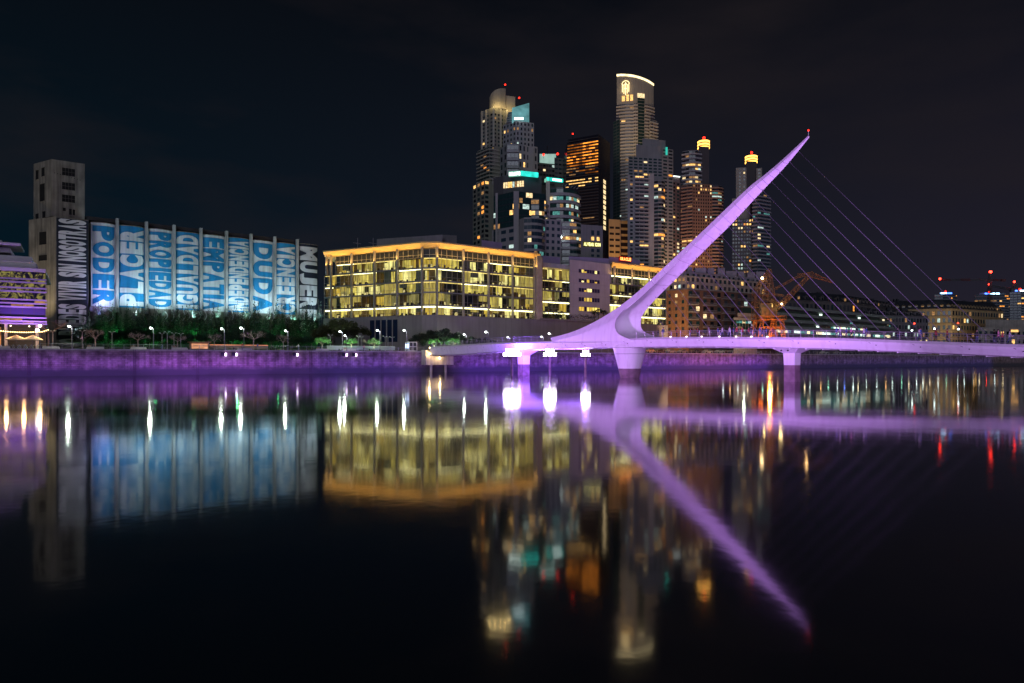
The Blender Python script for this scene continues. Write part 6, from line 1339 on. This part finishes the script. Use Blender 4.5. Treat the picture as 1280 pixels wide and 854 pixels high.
for i, px in enumerate(PPX):
    k = R.randrange(9); me, tn, bn_, wk_ = meshes[k]; w_ = R.uniform(-1.9, 2.1); s, _, _ = bray(px, 421, w_); zt = smooth(DT, s) + .02; q_ = bw3(s, w_, zt); r_ = thing('person', 'person in %s top and %s on the bridge, %s walker from the left' % (tn, bn_, ORD[i]), 'person', tuple(q_), 'people on the footbridge')
    o = bpy.data.objects.new('body', me); COL.objects.link(o); o.parent = r_
    if hair0 is None: h0 = hm.build('hair'); hair0 = h0.data; h0.parent = r_
    else: h0 = bpy.data.objects.new('hair', hair0); COL.objects.link(h0); h0.parent = r_
    r_.rotation_euler = (0, 0, math.atan2(BD.y, BD.x) + (math.pi if R.random() < .5 else 0) + R.uniform(-.5, .5)); r_.scale = (R.uniform(.93, 1.04),) * 3
for i, (px, s_, lab) in enumerate(((202.5, .9, 'person in dark clothes at the quay railing near the second street lamp'), (303, 1.6, 'person by the quay railing right of the third street lamp'), (322, 1.6, 'person by the quay railing between the third and fifth lamps'), (373, 1.4, 'person at the railing above the third wall floodlight'), (455, 3, 'person on the promenade in front of the glass fence'), (488, 3, 'person on the promenade near the right end of the glass fence'))):
    me = meshes[(i * 2 + 4) % 9][0]; q_ = qpx(px, s_ + .3); r_ = thing('person', lab, 'person', (q_.x, q_.y, GZ + .02), 'people on the promenade'); o = bpy.data.objects.new('body', me); COL.objects.link(o); o.parent = r_; h0 = bpy.data.objects.new('hair', hair0); COL.objects.link(h0); h0.parent = r_; r_.rotation_euler = (0, 0, i * 1.3)
# ================================================================= light
def light(name, kind, loc, power, col, aim=None, size=.3, spot=60, blend=.5, shape=None):
    l = bpy.data.lights.new(name, kind); l.energy = power; l.color = col
    if kind != 'SUN': l.shadow_soft_size = size
    if kind == 'SPOT': l.spot_size = rad(spot); l.spot_blend = blend
    o = bpy.data.objects.new(name, l); COL.objects.link(o); o.location = loc
    if aim is not None: o.rotation_euler = (Vector(aim) - Vector(loc)).to_track_quat('-Z', 'Y').to_euler()
    return o
# faint glow of the city behind the camera
s_ = light('city_glow', 'SUN', (0, 0, 300), .46, (.80, .84, 1.0), (60, 420, 190)); s_.data.angle = rad(25)
PINKL = (.58, .24, .96)
# added lilac spots low over open water to light the bridge, no fixtures
for loc, aim, p_, sp in (((-30, 104, 1.2), bw3(6, 0, 10), 150000, 66), ((34, 64, 1.2), bw3(30, 0, 25), 108000, 50), ((48, 30, 1.2), bw3(58, 0, 5), 92000, 100), ((-30, 110, 1.2), bw3(-38, 0, 6), 30000, 70), ((30, 78, 1.2), bw3(30, 0, 5.5), 26000, 95)):
    light('bridge_fill', 'SPOT', loc, p_, PINKL, aim, .15, sp, .7)
# purple wash on the quay wall: added area strips over the water, no fixtures there
def strip_light(x0, x1, dist, e, col, z_=2.2):
    a_, b_ = a_of(x0), a_of(x1); m_ = Q((a_ + b_) / 2, -dist); o = light('quay_fill', 'AREA', tuple(v3(m_, z_)), e, col); o.data.shape = 'RECTANGLE'; o.data.size = b_ - a_; o.data.size_y = .5; o.data.spread = rad(28)
    zl = Vector((-QN.x, -QN.y, 0)); xl = Vector((QD.x, QD.y, 0)); yl = zl.cross(xl); o.rotation_euler = Matrix((xl, yl, zl)).transposed().to_euler()
strip_light(-60, 395, 16, 950, (.36, .095, 1.0)); strip_light(180, 330, 16, 220, (.5, .14, 1.0)); strip_light(395, 520, 16, 330, (.20, .06, 1.0)); strip_light(575, 960, 18, 3000, (.22, .07, 1.0)); strip_light(960, 1240, 18, 800, (.12, .07, 1.0))
# lamps on the piles under the bridge
for (px, py, D, e) in ((640, 440.5, 150, 9000), (687.5, 440.5, 150, 9000), (732, 441, 141, 7000)):
    q_ = P(px, D); light('pile_flood', 'POINT', (q_.x, q_.y + 1.6, Z(py, D) - .2), e, (.30, .11, 1.0), None, .4)
# silo banners
for px in (128, 165, 200, 234, 266, 298, 328, 357, 386):
    q_ = spx(px) + sn * 7.5; light('silo_flood', 'SPOT', tuple(v3(q_, 16.5)), 6800, (.58, .88, 1.0) if px > 150 else (.5, .62, 1.0), tuple(v3(spx(px) , 33)), .4, 110, .8)
for px in (120,): q_ = spx(px) + sn * 8; light('silo_flood', 'SPOT', tuple(v3(q_, 16)), 3500, (.3, .2, 1.0), tuple(v3(spx(px), 22)), .4, 60, .8)
q_ = spx(92) + sn * 14; light('silo_flood', 'SPOT', tuple(v3(q_, 9)), 9000, (.72, .6, 1.0), tuple(v3(spx(92), 26)), .4, 75, .8)
q_ = P(25, 185); light('tower_flood', 'SPOT', (q_.x, q_.y, 8), 12000, (1, .8, .45), tuple(v3(P(50, 197), 40)), .4, 70, .8)
for px in (135, 185, 235, 285, 335, 385): q_ = spx(px) + sn * 9.5; light('shrub_light', 'POINT', tuple(v3(q_, 10)), 800, (.08, 1, .25), None, .3)
# street lamps
for i, (x, y, z_) in enumerate(LAMPPOS): light('lamp_light', 'POINT', (x, y - .35, z_ - .1), 750, (.85, 1, .84), None, .25)
for px in (439, 467.5, 403, 543, 566): q_ = qpx(px, 4); light('tree_fill', 'SPOT', tuple(v3(q_, GZ + .3)), 2600, (.6, 1, .5), tuple(v3(qpx(px, 6.5), GZ + 3)), .2, 90, .8)  # spots added to brighten the small green trees
# restaurant terrace
for px in (8, 30, 50): q_ = qpx(px, 5); light('terrace_light', 'POINT', tuple(v3(q_, GZ + 3.0)), 500, (1, .55, .22), None, .3)
for px in (5, 30, 52): q_ = qpx(px, 6); light('facade_flood', 'SPOT', tuple(v3(q_, GZ + 3.5)), 3300, (.36, .11, 1.0), tuple(v3(qpx(px, 13), 24)), .3, 110, .8)
# warm uplights under the glass building's roof
def uplight(a, b, z_, w_, e):
    m_ = (a + b) / 2 + w_.n * 1.4; o = light('soffit_light', 'AREA', tuple(v3(m_, z_)), e, (1, .58, .14)); o.data.shape = 'RECTANGLE'; o.data.size = (b - a).length; o.data.size_y = .3
    d = (b - a).normalized(); o.rotation_euler = Matrix((Vector((d.x, d.y, 0)), Vector((d.y, -d.x, 0)), Vector((0, 0, -1)))).transposed().to_euler()
    zax = o.rotation_euler.to_matrix() @ Vector((0, 0, -1))
    if zax.z < 0: o.rotation_euler = (o.rotation_euler.to_matrix() @ Matrix.Rotation(math.pi, 3, 'X')).to_euler()
for a, b in ((406, 441), (441, 485), (485, 529)): uplight(hit(a, L0, C0), hit(b, L0, C0), 35.6, wl_, 750)
for a, b in ((531, 578), (578, 622), (622, 668)): uplight(rpx(a), rpx(b), 35.6, wr_, 750)
for a, b in ((761, 797), (797, 832)): uplight(rpx(a), rpx(b), 35.6, wo, 750)
# abutment lamps
for x_, y_ in ((538, 436), (537, 442.6), (550, 447.6)): q_ = qpx(x_, -4.2); light('abutment_light', 'POINT', tuple(v3(q_, Z(y_, q_.y))), 160, (1, .7, .3), None, .2)
# crane
q_ = P(962, 226); light('crane_flood', 'POINT', tuple(v3(q_, 9)), 14000, (1, .26, .03), None, .4)
light('crane_flood', 'POINT', tuple(v3(P(975, 229), Z(382, 229))), 160, (1, .68, .2), None, .3); light('crane_flood', 'POINT', tuple(v3(P(955, 227), Z(386, 229))), 160, (1, .72, .2), None, .3); light('crane_flood', 'POINT', tuple(v3(P(951.5, 229), Z(350, 229))), 120, (1, .6, .25), None, .3); light('crane_flood', 'POINT', tuple(v3(P(1008, 228), Z(346, 228))), 160, (1, .55, .2), None, .3)
# brick front, crowns, ochre block, amber annexe
light('brick_flood', 'SPOT', tuple(v3(P(853, 262), 8)), 20000, (1, .62, .28), tuple(v3(P(846, 290), 24)), .4, 80, .8)
light('tower_flood', 'SPOT', tuple(v3(P(764, 380), 30)), 60000, (1, .6, .25), tuple(v3(P(768, 400), 62)), .4, 90, .8)
light('tower_flood', 'SPOT', tuple(v3(P(862, 360), 30)), 90000, (1, .5, .25), tuple(v3(P(875, 390), 80)), .4, 90, .8)
light('tower_flood', 'SPOT', tuple(v3(P(795, 425), 120)), 60000, (1, .78, .5), tuple(v3(P(795, 470), 185)), .4, 75, .9)
for px in (612, 618, 625, 631): light('crown_light', 'POINT', tuple(v3(P(px, 429), Z(132.5, 430))), 380, (1, .72, .28), None, .3)
for px in (636, 641): light('crown_light', 'POINT', tuple(v3(P(px, 434), Z(134, 430))), 380, (1, .72, .28), None, .3)
for px in (1140, 1165, 1190, 1215, 1240): light('ochre_flood', 'SPOT', tuple(v3(P(px, 388), 12)), 3600, (1, .70, .34), tuple(v3(P(px, 410), 34)), .4, 110, .8)
for px in (905, 930): light('house_light', 'POINT', tuple(v3(P(930, 255), 14)), 500, (.9, 1, .75), None, .3)
# ================================================================= render settings
vs_ = sc.view_settings; vs_.view_transform = 'Standard'; vs_.look = 'None'; vs_.gamma = 1; vs_.exposure = 0; vs_.use_curve_mapping = False
cy = sc.cycles; cy.use_denoising = True; cy.max_bounces = 6; cy.diffuse_bounces = 2; cy.glossy_bounces = 4; cy.transmission_bounces = 4; cy.transparent_max_bounces = 10; cy.sample_clamp_indirect = 12; cy.sample_clamp_direct = 0; cy.caustics_reflective = True; cy.caustics_refractive = False; cy.use_light_tree = True; cy.blur_glossy = 0.
for o in list(bpy.data.objects):
    if '_org' in o: del o['_org']
